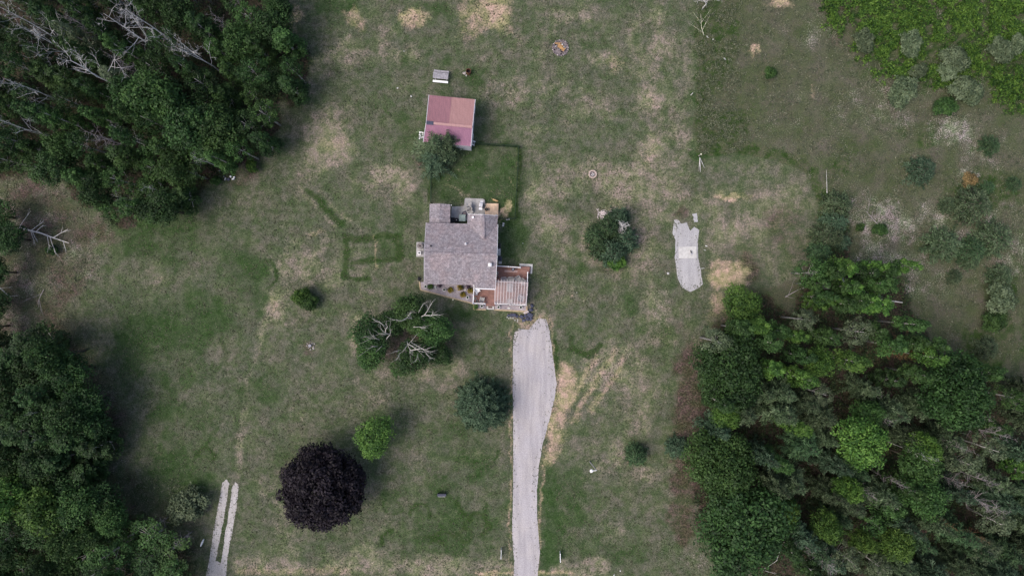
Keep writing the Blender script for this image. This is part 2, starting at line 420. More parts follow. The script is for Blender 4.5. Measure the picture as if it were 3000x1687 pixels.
def line(ch, pts, wd, val, soft=0.6, sharp=True):
    X, Y = coords(sharp)
    f_ = 1 - sstep(wd / 2 * (1 - soft), wd / 2 * (1 + soft), dist_line(X, Y, pts)); put(ch, f_, val)
    if ch == 'lush_and_shade' and sharp and wd < 30: put('ring', f_, min(1, val) * .82)
def arc(ch, cx, cy, r, a0, a1, wd, val):
    pts = [(cx + r * math.cos(R(a0 + (a1 - a0) * i / 14)), cy + r * math.sin(R(a0 + (a1 - a0) * i / 14))) for i in range(15)]
    line(ch, pts, wd, val * 1.4)
def inside(X, Y, poly):
    r = np.zeros(X.shape, bool); n = len(poly); j = n - 1
    for i in range(n):
        xi, yi = poly[i]; xj, yj = poly[j]
        c = ((yi > Y) != (yj > Y)) & (X < (xj - xi) * (Y - yi) / (yj - yi + 1e-12) + xi)
        r ^= c; j = i
    return r
def pol(ch, poly, val, soft=10, sharp=True):
    X, Y = coords(sharp)
    d = dist_line(X, Y, poly + [poly[0]]); sgn = np.where(inside(X, Y, poly), d, -d)
    put(ch, sstep(-soft, soft, sgn), val)

# woods (overview coordinates of their floor)
WOOD_UL = [(-400, -300), (690, -300), (705, 20), (725, 90), (790, 140), (770, 225), (700, 270), (690, 370), (600, 420), (520, 470), (440, 530), (300, 575), (230, 530), (150, 440), (20, 440), (-400, 430)]
WOOD_BL = [(-400, 880), (130, 880), (210, 930), (235, 1030), (265, 1130), (235, 1200), (290, 1255), (400, 1330), (495, 1390), (480, 1560), (-400, 1560)]
WOOD_R = [(1775, 870), (1835, 800), (1820, 750), (1920, 740), (1990, 800), (2010, 700), (2060, 640), (2070, 560), (2130, 560), (2140, 650), (2270, 690), (2320, 840), (2390, 930), (2600, 960), (3000, 960), (3000, 1600), (1990, 1600), (1890, 1420), (1780, 1370), (1745, 1280), (1735, 1200), (1745, 1100), (1785, 1070), (1750, 960)]
# meadow (rougher, never mown) east of the mown line, and along the west edge
pol('wild', [(1748, -400), (1752, 400), (1780, 392), (1860, 388), (1950, 400), (2030, 450), (2068, 520), (2060, 620), (2010, 700), (1960, 720), (1880, 730), (1850, 760), (3300, 1300), (3300, -400)], 0.95, 8)
pol('wild', [(-400, 420), (120, 430), (240, 540), (330, 600), (250, 640), (190, 760), (230, 880), (330, 1010), (340, 1130), (300, 1180), (350, 1270), (420, 1310), (330, 1340), (-400, 1300)], 0.62, 30, False)
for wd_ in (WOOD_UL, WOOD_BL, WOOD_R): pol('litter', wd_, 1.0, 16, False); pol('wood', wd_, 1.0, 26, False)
# lush, dark green growth, and the house's shade painted on its east side
for a in [(400, 850, 110, 75, .75), (330, 930, 60, 60, .6), (480, 640, 70, 50, .35), (430, 560, 110, 45, .5), (620, 690, 60, 90, .6), (560, 790, 90, 60, .55), (460, 1010, 90, 80, .6), (480, 1170, 90, 60, .65), (640, 1000, 50, 60, .35),
          (870, 900, 60, 60, .3), (1180, 800, 70, 28, .8), (1210, 850, 80, 40, .55), (1290, 600, 42, 60, .85), (1290, 690, 20, 40, .5), (1000, 560, 30, 40, .3), (850, 15, 52, 36, 1.0), (1090, 15, 60, 22, .7), (1150, 60, 40, 20, .4),
          (1150, 150, 60, 30, .55), (1040, 160, 50, 25, .4), (1200, 190, 45, 22, .6), (1240, 330, 60, 40, .5), (1230, 285, 30, 30, .5), (1180, 60, 40, 20, .4), (1010, 330, 60, 45, .55), (1060, 540, 30, 40, .3), (1800, 60, 60, 80, .85), (1790, 170, 45, 90, .8), (1812, 330, 62, 58, 1.0), (1800, 250, 40, 60, .6),
          (1860, 400, 60, 14, .5), (1400, 900, 14, 46, .9), (1385, 1320, 22, 130, .8), (1470, 1190, 50, 30, .5), (1500, 1290, 70, 50, .35), (1120, 1290, 170, 80, .45), (1000, 1220, 50, 60, .5), (960, 1090, 40, 50, .55), (1130, 1080, 60, 30, .5), (1230, 1390, 40, 18, .8), (1410, 1390, 30, 24, .8), (1560, 1380, 130, 40, .4),
          (1500, 850, 90, 50, .35), (1570, 750, 60, 50, .4), (1440, 700, 40, 60, .4), (1650, 860, 34, 60, .6), (1720, 590, 12, 40, .7), (2350, 330, 90, 40, .4), (2200, 180, 60, 40, .35), (2480, 480, 90, 50, .5), (2560, 760, 60, 160, .5), (2470, 900, 80, 60, .5), (2050, 430, 80, 30, .4),
          (750, 250, 40, 40, .4), (900, 250, 60, 40, .3), (330, 600, 60, 40, .6), (520, 470, 40, 26, .5), (1110, 1270, 330, 170, .38), (1450, 1290, 170, 130, .42), (560, 1340, 16, 60, .5), (640, 1330, 40, 40, .4), (700, 1150, 40, 60, .3), (1160, 720, 0.1, 0.1, 0)]:
    if a[2] > 1: ell('lush_and_shade', *a)
pol('lush_and_shade', [(1086, 362), (1304, 370), (1303, 552), (1252, 552), (1252, 520), (1086, 512)], 0.62, 5)
for pts_ in ([(1222, 437), (1262, 444)], [(1228, 480), (1262, 484)], [(1282, 446), (1288, 470)], [(1150, 425), (1170, 428)], [(1120, 470), (1180, 495)]): line('dry', pts_, 8, .7); line('sand', pts_, 5, .3)
line('lush_and_shade', [(1192, 366), (1304, 372), (1300, 552), (1254, 552)], 9, 1.0); line('lush_and_shade', [(1087, 425), (1086, 512)], 9, 1.0)
line('lush_and_shade', [(1752, 395), (1800, 378), (1880, 374), (1960, 386), (2035, 430), (2080, 510), (2076, 610)], 32, 1.0, .6); line('lush_and_shade', [(1752, 20), (1756, 390)], 26, .6, .9, False)
pol('lush_and_shade', [(x / OV, y / OV) for x, y in [(2400, -260), (3260, -260), (3260, 300), (2960, 310), (2860, 240), (2690, 262), (2600, 232), (2500, 110), (2420, 70)]], .75, 40, False)
# drain-field lines behind the house
for pts, wd_, v in [([(871, 594), (868, 700)], 16, .95), ([(870, 597), (1015, 596)], 15, 1.0), ([(1003, 598), (1004, 655)], 18, .95), ([(885, 655), (1010, 652)], 15, .9), ([(872, 702), (930, 700)], 13, .9), ([(950, 600), (1000, 640)], 26, .5)]: line('lush_and_shade', pts, wd_, v)
ell('lush_and_shade', 980, 625, 40, 26, .55)
line('sand', [(946, 590), (945, 675)], 6, .55)
line('lush_and_shade', [(772, 478), (815, 520), (862, 562)], 14, .95); line('dry', [(750, 470), (800, 530), (845, 568)], 12, .75); line('dry', [(800, 478), (880, 558)], 10, .6)
line('lush_and_shade', [(1398, 862), (1402, 905), (1404, 945)], 15, 1.0)
# fairy rings
for a in [(1197, 1319, 30, 150, 420, 11, 1.0), (1172, 1347, 17, 0, 360, 10, 1.0), (1059, 1289, 25, 150, 390, 8, .7), (989, 1275, 20, 0, 360, 7, .55), (1137, 1318, 26, -20, 120, 9, .85), (982, 1362, 24, 170, 280, 9, .9), (1085, 1320, 30, 30, 120, 9, .7), (1477, 858, 36, 20, 200, 12, .9), (660, 690, 38, -100, 60, 9, .6), (520, 1150, 22, 180, 400, 10, .7), (1118, 1170, 30, 60, 200, 8, .5), (1210, 1130, 40, 0, 90, 8, .5), (955, 305, 30, 190, 330, 8, .5), (1205, 880, 16, 0, 360, 8, .6)]: arc('lush_and_shade', *a)
for pts, wd_, v in [([(1148, 1262), (1160, 1290), (1183, 1306)], 13, 1.0), ([(1222, 1270), (1216, 1300)], 9, .7), ([(1085, 1365), (1098, 1350), (1115, 1368)], 15, .95), ([(1100, 1345), (1150, 1335)], 9, .7), ([(540, 1080), (500, 1150), (470, 1200)], 12, .6), ([(1100, 1170), (1150, 1150), (1230, 1175)], 9, .55), ([(560, 840), (575, 900), (540, 950)], 12, .6)]: line('lush_and_shade', pts, wd_, v)
# straw-dry turf
for a in [(832, 372, 62, 66, .95), (850, 300, 50, 40, .5), (950, 470, 85, 52, .72), (800, 590, 30, 12, .8), (760, 420, 40, 60, .5), (870, 120, 50, 34, .75), (1000, 100, 60, 60, .4), (1430, 25, 90, 30, .7), (1350, 90, 70, 60, .45), (1545, 155, 66, 40, .9), (1450, 140, 60, 40, .45), (1640, 90, 60, 70, .5), (1480, 260, 120, 60, .5), (1420, 340, 60, 60, .5), (1345, 350, 22, 60, .75), (1500, 420, 90, 60, .45), (1380, 470, 70, 50, .5), (1610, 480, 70, 90, .6), (1545, 610, 95, 100, .75), (1420, 560, 56, 34, .8), (1450, 640, 70, 40, .5), (1440, 735, 32, 26, .6), (1660, 640, 60, 40, .6), (1650, 790, 40, 70, .6), (1690, 420, 40, 200, .45), (690, 770, 36, 50, .9), (740, 680, 60, 60, .6), (815, 690, 50, 40, .45), (1040, 320, 40, 30, .3), (930, 1050, 70, 60, .25), (1120, 940, 80, 40, .35), (1140, 1000, 40, 50, .4), (1560, 930, 60, 60, .6), (1600, 1040, 50, 80, .4), (1600, 1170, 90, 60, .4), (1540, 1330, 80, 40, .3), (560, 1030, 60, 40, .35), (420, 700, 80, 40, .3), (740, 1010, 50, 50, .3), (1900, 560, 140, 150, .68), (1250, 230, 60, 40, .3), (880, 420, 60, 40, .4), (700, 1260, 60, 60, .2), (870, 1390, 120, 24, .5), (1220, 1150, 60, 40, .25), (330, 1060, 60, 60, .25), (1780, 260, 8, 200, .2)]: ell('dry', *a)
line('dry', [(1600, 40), (1625, 180), (1640, 320), (1650, 470), (1665, 640)], 70, .55, .9, False)
line('dry', [(820, 600), (735, 700), (690, 770), (650, 860), (625, 960), (607, 1090), (592, 1200)], 22, .66)
line('lush_and_shade', [(655, 800), (618, 920), (592, 1080), (577, 1190)], 12, .28); line('lush_and_shade', [(672, 830), (645, 960), (622, 1100), (606, 1190)], 9, .2)
line('dry', [(600, 1425), (900, 1418), (1290, 1440)], 50, .8, .7); line('dry', [(1355, 1440), (1520, 1425)], 40, .7); line('sand', [(1200, 1440), (1290, 1441)], 12, .8); line('sand', [(1352, 1441), (1440, 1440)], 12, .7); line('sand', [(600, 1440), (880, 1432)], 22, .4)
line('dry', [(905, 800), (890, 850), (895, 890)], 20, .8); ell('dry', 985, 790, 46, 22, .55)
# bare sandy earth
for a in [(1040, 46, 36, 34, .8), (1225, 30, 60, 46, .85), (1195, 70, 30, 26, .5), (750, 45, 20, 22, .6), (1832, 695, 46, 36, 1.0), (1800, 655, 20, 18, .6), (1835, 490, 26, 10, .8), (1880, 490, 14, 8, .5), (1800, 775, 24, 40, .45), (905, 45, 22, 28, .45), (1950, 10, 30, 14, .9), (1900, 130, 16, 18, .75), (2035, 230, 8, 14, 0.5), (1270, 530, 12, 26, .8), (840, 362, 30, 30, .35), (795, 590, 26, 7, .5), (690, 770, 16, 30, .4), (1550, 160, 30, 20, .4), (1440, 735, 8, 7, .8), (1262, 560, 10, 8, .5), (1560, 540, 24, 12, .5), (900, 845, 8, 40, .4), (1640, 250, 16, 30, .3), (1630, 380, 20, 50, .3)]: ell('sand', *a)
pol('sand', [(1420, 905), (1455, 935), (1452, 1000), (1424, 1066), (1395, 1130), (1368, 1175), (1370, 1130), (1394, 1000), (1406, 930)], 0.9, 26, False)
for pts in ([(1545, 880), (1500, 960), (1445, 1060)], [(1570, 900), (1530, 970), (1490, 1030)], [(1500, 900), (1470, 960), (1450, 1000)]): line('sand', pts, 16, .5, .8)
line('sand', [(1290, 815), (1284, 1000), (1289, 1200), (1284, 1340), (1286, 1449)], 8, .55); line('sand', [(1385, 820), (1392, 900), (1396, 1000), (1366, 1180), (1354, 1300), (1358, 1449)], 8, .5)
ell('sand', 1340, 812, 46, 26, .6); ell('dry', 1340, 810, 60, 34, .7)
# brown leaf litter and needles
for a in [(1545, 620, 90, 90, .5), (1740, 1000, 44, 170, 1.0), (1715, 1310, 40, 60, .95), (1720, 1190, 32, 90, .85), (1880, 680, 40, 50, .75), (1760, 840, 70, 60, .6), (1840, 800, 60, 50, .7), (1715, 530, 22, 14, .8), (800, 770, 60, 50, .35), (1060, 850, 120, 80, .75), (1215, 1020, 80, 70, .4), (1600, 1150, 36, 22, .6), (1700, 1130, 36, 26, .6), (782, 872, 18, 16, .6), (1515, 440, 60, 60, .3), (1490, 480, 34, 40, .35), (1412, 120, 36, 30, .45), (820, 1230, 120, 110, .6), (940, 1100, 50, 60, .4), (600, 440, 70, 34, .7), (900, 30, 14, 24, .6), (1040, 900, 120, 60, .3), (1100, 410, 50, 50, .6), (2230, 560, 80, 70, .5), (1200, 1000, 26, 60, .4), (1860, 740, 70, 16, .5)]: ell('litter', *a)
ell('litter', 2260, 570, 130, 80, .3); ell('litter', 2500, 640, 90, 60, .5); ell('litter', 2120, 60, 60, 60, .45); ell('litter', 1940, 620, 130, 100, .5)
line('wild', [(330, 1190), (360, 1240), (425, 1300)], 30, .9); line('litter', [(320, 1180), (360, 1240), (430, 1300)], 14, .45)
# pale lichen and dead stems in the meadow, brush piles at the west edge
for a in [(2360, 610, 240, 130, .62), (2250, 250, 150, 100, .5), (2480, 380, 90, 60, .5), (2400, 325, 62, 50, .95), (2330, 300, 40, 30, .6), (2250, 560, 110, 60, .85), (2160, 520, 60, 60, .6), (2540, 640, 70, 60, .85), (2380, 540, 60, 40, .7), (2010, 240, 30, 20, .45), (2370, 80, 16, 60, .6), (2130, 300, 90, 50, .35), (2430, 450, 30, 26, .7), (2320, 720, 80, 50, .5), (150, 560, 90, 46, .8), (100, 690, 60, 110, .5), (110, 780, 40, 60, .6), (250, 950, 60, 50, .4), (300, 1170, 26, 40, .6), (580, 435, 36, 20, .5), (2480, 200, 60, 30, .4), (1690, 1370, 60, 40, .5), (1755, 1400, 50, 40, .8), (2050, 60, 90, 60, .5), (2010, 330, 120, 60, .3), (1660, 780, 30, 60, .5), (2200, 640, 60, 60, .6), (1830, 1420, 40, 26, .7)]: ell('pale', *a)
base_dry = fbm(GX, GY, 0.11, 5, 6, 0.62); base_lush = fbm(GX, GY, 0.16, 77, 6, 0.6); base_w = fbm(GX, GY, 0.6, 87, 5, 0.65)
mott = fbm(GX + wx, GY + wy, 0.30, 131, 6, 0.72); mott2 = fbm(GX + wx, GY - wy, 0.24, 151, 6, 0.72)
streak = fbm(GX * 1.0, GY * 0.07, 0.8, 191, 4, .6); streak2 = fbm(GX * .3 + GY * .1, GY * .9 - GX * .35, 0.9, 211, 4, .6)
CH['dry'] = np.clip(CH['dry'] * (.35 + 1.0 * mott) + (streak - .5) * 0.7 * sstep(1250, 1500, PX) + (streak2 - .5) * 0.5 * sstep(1250, 1000, PX) + (base_dry - .5) * 1.2 + (mott - .5) * 1.6 + 0.0, 0, 1)
CH['lush_and_shade'] = CH['lush_and_shade'] * (.25 + 1.35 * mott2) + (mott - .5) * .25
CH['dry'] = CH['dry'] * (1 - .75 * np.clip(CH['lush_and_shade'], 0, 1)) * (1 - CH['ring'])
CH['sand'] = np.clip(CH['sand'] * (.45 + 1.1 * mott2), 0, 1)
CH['lush_and_shade'] = np.clip(CH['lush_and_shade'] + np.clip(base_lush - .56, 0, 1) * 1.3 + (base_w - .5) * 0.35 + (mott2 - .5) * 1.3, 0, 1)
LW = np.zeros_like(GX); CH['_lw'] = LW
pol('_lw', [(-400, 420), (120, 430), (230, 535), (300, 600), (230, 680), (170, 800), (220, 900), (320, 1010), (330, 1110), (270, 1130), (-400, 1000)], 1.0, 40, False); LW = CH.pop('_lw')
CH['lush_and_shade'] *= 1 - .9 * LW; CH['litter'] = np.maximum(CH['litter'], LW * (.35 + .7 * mott2)); CH['pale'] = np.maximum(CH['pale'], LW * (.3 + .7 * mott))
west = sstep(900, 150, PX) * (1 - LW)                  # the west lawn is greener and less burnt than the rest; some lens vignetting is painted in too
CH['dry'] = np.clip(CH['dry'] - west * 0.22, 0, 1); CH['lush_and_shade'] = np.clip(CH['lush_and_shade'] + west * 0.22, 0, 1)
CH['pale'] = np.clip(CH['pale'] * (.3 + 1.2 * mott) + CH['wild'] * (base_w - .46) * 1.2 + (mott2 - .62) * .8, 0, 1)
CH['litter'] = np.clip(CH['litter'] * (.6 + .8 * mott2) + (fbm(GX, GY, 0.22, 171, 6, .7) - .56) * 1.2, 0, 1)
ny, nx = GX.shape
und = (fbm(GX, GY, 0.05, 3, 3) - .5) * 0.0
me = bpy.data.meshes.new('ground')
co = np.stack([GX, GY, und], axis=-1).reshape(-1, 3).astype(np.float32)
me.vertices.add(nx * ny); me.vertices.foreach_set('co', co.ravel())
idx = np.arange(nx * ny).reshape(ny, nx)
fq = np.stack([idx[:-1, :-1], idx[:-1, 1:], idx[1:, 1:], idx[1:, :-1]], axis=-1).reshape(-1, 4).astype(np.int32)
me.loops.add(fq.size); me.loops.foreach_set('vertex_index', fq.ravel())
me.polygons.add(len(fq)); me.polygons.foreach_set('loop_start', np.arange(0, fq.size, 4, dtype=np.int32)); me.polygons.foreach_set('loop_total', np.full(len(fq), 4, dtype=np.int32))
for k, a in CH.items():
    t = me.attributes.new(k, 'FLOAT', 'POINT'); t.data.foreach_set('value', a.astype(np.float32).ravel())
me.update(calc_edges=True)
gm, nt, p = new_mat('turf')
A = {k: nd(nt, 'ShaderNodeAttribute', attribute_name=k).outputs['Fac'] for k in CH}
n1 = noise(nt, 1.1, 6, 0.65); n2 = noise(nt, 4.2, 5, 0.7); n3 = noise(nt, 7.5, 4, 0.8); n4 = noise(nt, 0.33, 5, 0.6)
def mask(ch, k, lo, hi, nz):
    d = mth(nt, 'MULTIPLY', mth(nt, 'SUBTRACT', nz, 0.5), k)
    return mapr(nt, mth(nt, 'ADD', A[ch], d), lo, hi)
mixn = mth(nt, 'ADD', mth(nt, 'MULTIPLY', n2, 0.55), mth(nt, 'MULTIPLY', n1, 0.45))
mixf = mth(nt, 'ADD', mth(nt, 'MULTIPLY', n3, 0.5), mth(nt, 'MULTIPLY', n2, 0.5))
c = mixc(nt, mapr(nt, n4, 0.35, 0.65), (0.076, 0.092, 0.062), (0.100, 0.108, 0.078))
c = mixc(nt, mask('lush_and_shade', 0.9, 0.10, 0.90, mixn), c, (0.041, 0.068, 0.030))
c = mixc(nt, mask('dry', 1.5, 0.12, 1.1, mixf), c, (0.208, 0.192, 0.153))
c = mixc(nt, mapr(nt, mth(nt, 'ADD', A['wild'], mth(nt, 'MULTIPLY', mth(nt, 'SUBTRACT', mixn, .5), .5)), 0.3, 0.8), c,
         mixc(nt, mapr(nt, mth(nt, 'ADD', mth(nt, 'MULTIPLY', n1, .65), mth(nt, 'MULTIPLY', n4, .35)), 0.42, 0.58), mixc(nt, mask('lush_and_shade', 1.0, 0.05, 0.7, n2), (0.100, 0.098, 0.080), (0.038, 0.064, 0.022)), mixc(nt, mapr(nt, n2, .42, .6), (0.078, 0.086, 0.055), (0.046, 0.063, 0.030))))
c = mixc(nt, mask('ring', 1.3, 0.25, 1.0, mixf), c, (0.036, 0.058, 0.022))
c = mixc(nt, mask('pale', 3.4, 0.55, 1.25, n3), c, (0.30, 0.285, 0.275))
c = mixc(nt, mapr(nt, mth(nt, 'ADD', A['litter'], mth(nt, 'MULTIPLY', mth(nt, 'SUBTRACT', mixn, .5), 1.1)), 0.25, 0.95), c, mixc(nt, mapr(nt, n2, .35, .65), (0.040, 0.034, 0.029), (0.094, 0.076, 0.064)))
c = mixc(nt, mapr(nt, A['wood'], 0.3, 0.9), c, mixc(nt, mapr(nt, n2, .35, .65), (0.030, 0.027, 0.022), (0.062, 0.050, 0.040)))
c = mixc(nt, mask('sand', 1.5, 0.12, 0.95, mixf), c, mixc(nt, mapr(nt, n3, .3, .7), (0.37, 0.30, 0.225), (0.31, 0.245, 0.185)))
wd = noise(nt, 2.6, 3, 0.55)
c = mixc(nt, mapr(nt, wd, 0.60, 0.68, 0, 0.45), c, (0.040, 0.060, 0.026))
wd2 = noise(nt, 3.3, 4, 0.6)
c = mixc(nt, mapr(nt, wd2, 0.62, 0.70, 0, 0.4), c, (0.20, 0.19, 0.155))
sp = mixc(nt, mapr(nt, n3, 0.30, 0.70), (0.56, 0.57, 0.56), (1.46, 1.43, 1.40))
c = mixc(nt, 1.0, c, sp, 'MULTIPLY')
sp2 = mixc(nt, mapr(nt, n2, 0.30, 0.70), (0.74, 0.76, 0.74), (1.28, 1.25, 1.25))
c = mixc(nt, 1.0, c, sp2, 'MULTIPLY')
sp3 = mixc(nt, mapr(nt, n1, 0.32, 0.68), (0.70, 0.78, 0.66), (1.28, 1.20, 1.24))
c = mixc(nt, 1.0, c, sp3, 'MULTIPLY')
n6 = noise(nt, 0.55, 4, 0.55)
c = mixc(nt, 1.0, c, mixc(nt, mapr(nt, n6, 0.34, 0.66), (0.90, 1.02, 0.82), (1.10, 1.02, 1.12)), 'MULTIPLY')
nt.links.new(c, p.inputs['Base Color']); p.inputs['Roughness'].default_value = 0.95; p.inputs['Specular IOR Level'].default_value = 0.08
bump(nt, p, mixf, 0.9, 0.10)
me.materials.append(gm)
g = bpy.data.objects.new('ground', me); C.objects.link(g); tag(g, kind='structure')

def ragged(poly, rng, step=0.14, amp=0.16):
    out = []; n = len(poly)
    for i in range(n):
        a, b = Vector(poly[i]), Vector(poly[(i + 1) % n]); L = (b - a).length; m = max(1, int(L / step))
        nrm = Vector((-(b - a).y, (b - a).x)).normalized()
        for k in range(m): out.append(a + (b - a) * (k / m) + nrm * (rng.uniform(-amp, amp) * 0.6 + amp * 0.7 * math.sin(k * 0.31 + i) * rng.uniform(.3, 1)))
    return out
def sheet(name, pts, z, mat, amp=0.16, seed=1):
    rng = random.Random(seed)
    poly = [(v.x, v.y) for v in pts]; rp = ragged(poly, rng, 0.14, amp)
    import bmesh
    bm = bmesh.new(); vs_ = [bm.verts.new((q.x, q.y, z)) for q in rp]
    es = [bm.edges.new((vs_[i], vs_[(i + 1) % len(vs_)])) for i in range(len(vs_))]
    bmesh.ops.triangle_fill(bm, use_beauty=True, use_dissolve=False, edges=es, normal=(0, 0, 1))
    m_ = bpy.data.meshes.new(name); bm.to_mesh(m_); bm.free(); m_.materials.append(mat)
    o = bpy.data.objects.new(name, m_); C.objects.link(o); tag(o, kind='structure'); return o
# the driveway, the twin gravel track, the gravel strip
left = [(1520, 962), (1506, 975), (1503, 1010), (1502, 1124), (1504, 1300), (1503, 1450), (1500, 1560), (1506, 1640), (1506, 1760)]
right = [(1574, 1760), (1575, 1680), (1582, 1620), (1574, 1520), (1573, 1440), (1578, 1370), (1590, 1300), (1608, 1235), (1624, 1170), (1631, 1124), (1622, 1060), (1614, 1000), (1609, 965), (1600, 935), (1578, 932), (1562, 950), (1548, 966)]
sheet('driveway', [W(*q) for q in left + right], 0.006, M['driveway'], 0.035, 3)
sheet('gravel_track', [W(*q) for q in [(652, 1412), (664, 1404), (671, 1416), (664, 1470), (652, 1540), (640, 1600), (631, 1640), (648, 1650), (660, 1560), (672, 1490), (681, 1424), (690, 1410), (699, 1420), (694, 1480), (680, 1560), (668, 1620), (662, 1687), (660, 1740), (600, 1740), (604, 1687), (616, 1620), (628, 1540), (641, 1470)]], 0.006, M['track'], 0.06, 4)
sheet('gravel_strip', [W(*q) for q in [(1975, 645), (1986, 644), (1996, 656), (2012, 652), (2022, 676), (2034, 664), (2048, 674), (2044, 712), (2046, 758), (2052, 786), (2059, 833), (2044, 846), (2022, 855), (1998, 842), (1985, 814), (1977, 755), (1979, 704), (1970, 684)]], 0.006, M['pad_gravel'], 0.035, 5)
sheet('gravel_patch', [W(*q) for q in [(2028, 628), (2040, 624), (2044, 648), (2034, 652)]], 0.006, M['pad_gravel'], 0.10, 6)

# ------------------------------------------------------------------ house
def Pz(px, py, z): return W(px, py, z)
hb = W(1350, 745, 0); hb.z = 0
house = empty('house', hb, 'long house with grey purple shingle roof in the middle of the lawn', 'house')
ca, sa = math.cos(HA), math.sin(HA)
def H(px, py, z=0.0):
    """a measured photo point of the house at height z"""
    return W(px, py, z)
RZ, EZN, EZS, PZ_ = 4.45, 2.95, 2.95, 2.75
# key roof points (px measured at their own height)
ridW, ridE = H(1243.0, 741.5, RZ), H(1456.0, 746.5, RZ)
nW, nM, nE = H(1248.8, 652.5, EZN), H(1369.6, 655.5, EZN), H(1458.0, 658.0, EZN)
sW, sJ, sJ2, sE = H(1243.0, 831.5, EZS), H(1391.5, 835.0, EZS), H(1391.2, 844.0, PZ_), H(1451.0, 846.0, PZ_)
dE = ridE + (sE - ridE) * ((sJ - ridE).y / (sE - ridE).y)
MBr = MB(); MBr.slab([ridW, sW, sJ, sJ2, sE, ridE], 0.16); MBr.slab([nE, nM, nW, ridW, ridE], 0.16)
roof = MBr.build('roof', M['roof_ew'], house)
MB().bar(ridW + Vector((0, 0, .015)), ridE + Vector((0, 0, .015)), 0.26, 0.05).build('ridge_cap', M['roof_ew'], roof)
# north wing with its own ridge
WR = 3.75
wn_, wm = H(1416.0, 629.5, WR), H(1416.5, 700.0, WR + 0.02)
wnW, wnE = H(1370.5, 628.5, EZN - .04), H(1459.0, 632.5, EZN - .04)
wsW, wsE = H(1368.5, 657.0, EZN + .03), H(1456.0, 660.5, EZN + .03)
mw = MB(); mw.slab([wnW, wsW, wm, wn_], 0.14); mw.slab([wn_, wm, wsE, wnE], 0.14)
MBw = mw.build('roof', M['roof_ns'], house); MBw['label'] = 'shingle roof of the north wing'
MB().bar(wn_ + Vector((0, 0, .015)), wm + Vector((0, 0, .03)), 0.26, 0.05).build('ridge_cap', M['roof_ns'], MBw)
# low north-west addition
AR, AE = 2.75, 2.40
a1, a2 = H(1287.8, 596.5, AR), H(1287.0, 654.0, AR)
b1, b2, c1_, c2_ = H(1258.5, 597.5, AE), H(1257.5, 656, AE), H(1319.5, 599.0, AE), H(1318.6, 656, AE)
ma = MB(); ma.slab([b1, b2, a2, a1], 0.14); ma.slab([a1, a2, c2_, c1_], 0.14)
o = ma.build('roof', M['roof_ns'], house); o['label'] = 'low shingle roof of the north west addition'
def wall_poly(pts, inset=0.0):
    return [(q.x, q.y) for q in pts]
def inset_poly(pts, d):
    c_ = sum((Vector((q[0], q[1])) for q in pts), Vector((0, 0))) / len(pts)
    return [(q[0] - math.copysign(d, q[0] - c_.x), q[1] - math.copysign(d, q[1] - c_.y)) for q in pts]
mwall = MB()
mwall.prism(inset_poly([(nW.x, nW.y), (nE.x, nE.y), (sE.x + .06, sJ.y), (sW.x, sW.y)], 0.32), 0, 2.72)
mwall.prism(inset_poly([(wnW.x, wnW.y), (wnE.x, wnE.y), (wsE.x, wsE.y - .3), (wsW.x, wsW.y - .3)], 0.30), 0, 2.70)
mwall.prism(inset_poly([(b1.x, b1.y), (c1_.x, c1_.y), (c2_.x, c2_.y - .4), (b2.x, b2.y - .4)], 0.25), 0, 2.2)
# gable triangles
def gable(q0, q1, top, t=0.1):
    d = (q1 - q0).normalized(); nrm = Vector((-d.y, d.x, 0)) * t / 2; b = len(mwall.v)
    for s_ in (1, -1):
        for q in (q0, q1, top): mwall.v.append(tuple(q + nrm * s_))
    mwall.f += [(b, b + 1, b + 2), (b + 5, b + 4, b + 3), (b, b + 3, b + 4, b + 1), (b + 1, b + 4, b + 5, b + 2), (b + 2, b + 5, b + 3, b)]
gi = Vector((0.37, 0, 0))
gable(Vector((nW.x, nW.y - .4, 2.7)) + gi, Vector((sW.x, sW.y + .4, 2.7)) + gi, ridW + gi - Vector((0, 0, .22)))
gable(Vector((nE.x, nE.y - .4, 2.7)) - gi, Vector((sE.x, sJ.y + .4, 2.7)) - gi, ridE - gi - Vector((0, 0, .22)))
gable(Vector((wnW.x + .4, wnW.y - .36, 2.66)), Vector((wnE.x - .4, wnE.y - .36, 2.66)), wn_ + Vector((0, -.36, -.2)))
mwall.build('wall', M['siding'], house)
# gutters and fascia
MB().bar(sJ2 + Vector((.05, -.05, -.08)), sE + Vector((0, -.05, -.08)), 0.13, 0.12).build('gutter', M['white'], house)
MB().bar(nE + Vector((.02, 0, -.1)), ridE + Vector((.02, 0, -.1)), 0.05, 0.16).bar(ridE + Vector((.02, 0, -.1)), sE + Vector((.02, 0, -.1)), 0.05, 0.16).build('fascia_board', M['white'], house)
MB().bar(nW + Vector((-.02, 0, -.1)), ridW + Vector((-.02, 0, -.1)), 0.05, 0.16).bar(ridW + Vector((-.02, 0, -.1)), sW + Vector((-.02, 0, -.1)), 0.05, 0.16).build('fascia_board', M['siding'], house)
MB().bar(wnW + Vector((0, .03, -.08)), wn_ + Vector((0, .03, -.08)), 0.04, 0.14).bar(wn_ + Vector((0, .03, -.08)), wnE + Vector((0, .03, -.08)), 0.04, 0.14).build('fascia_board', M['white'], house)
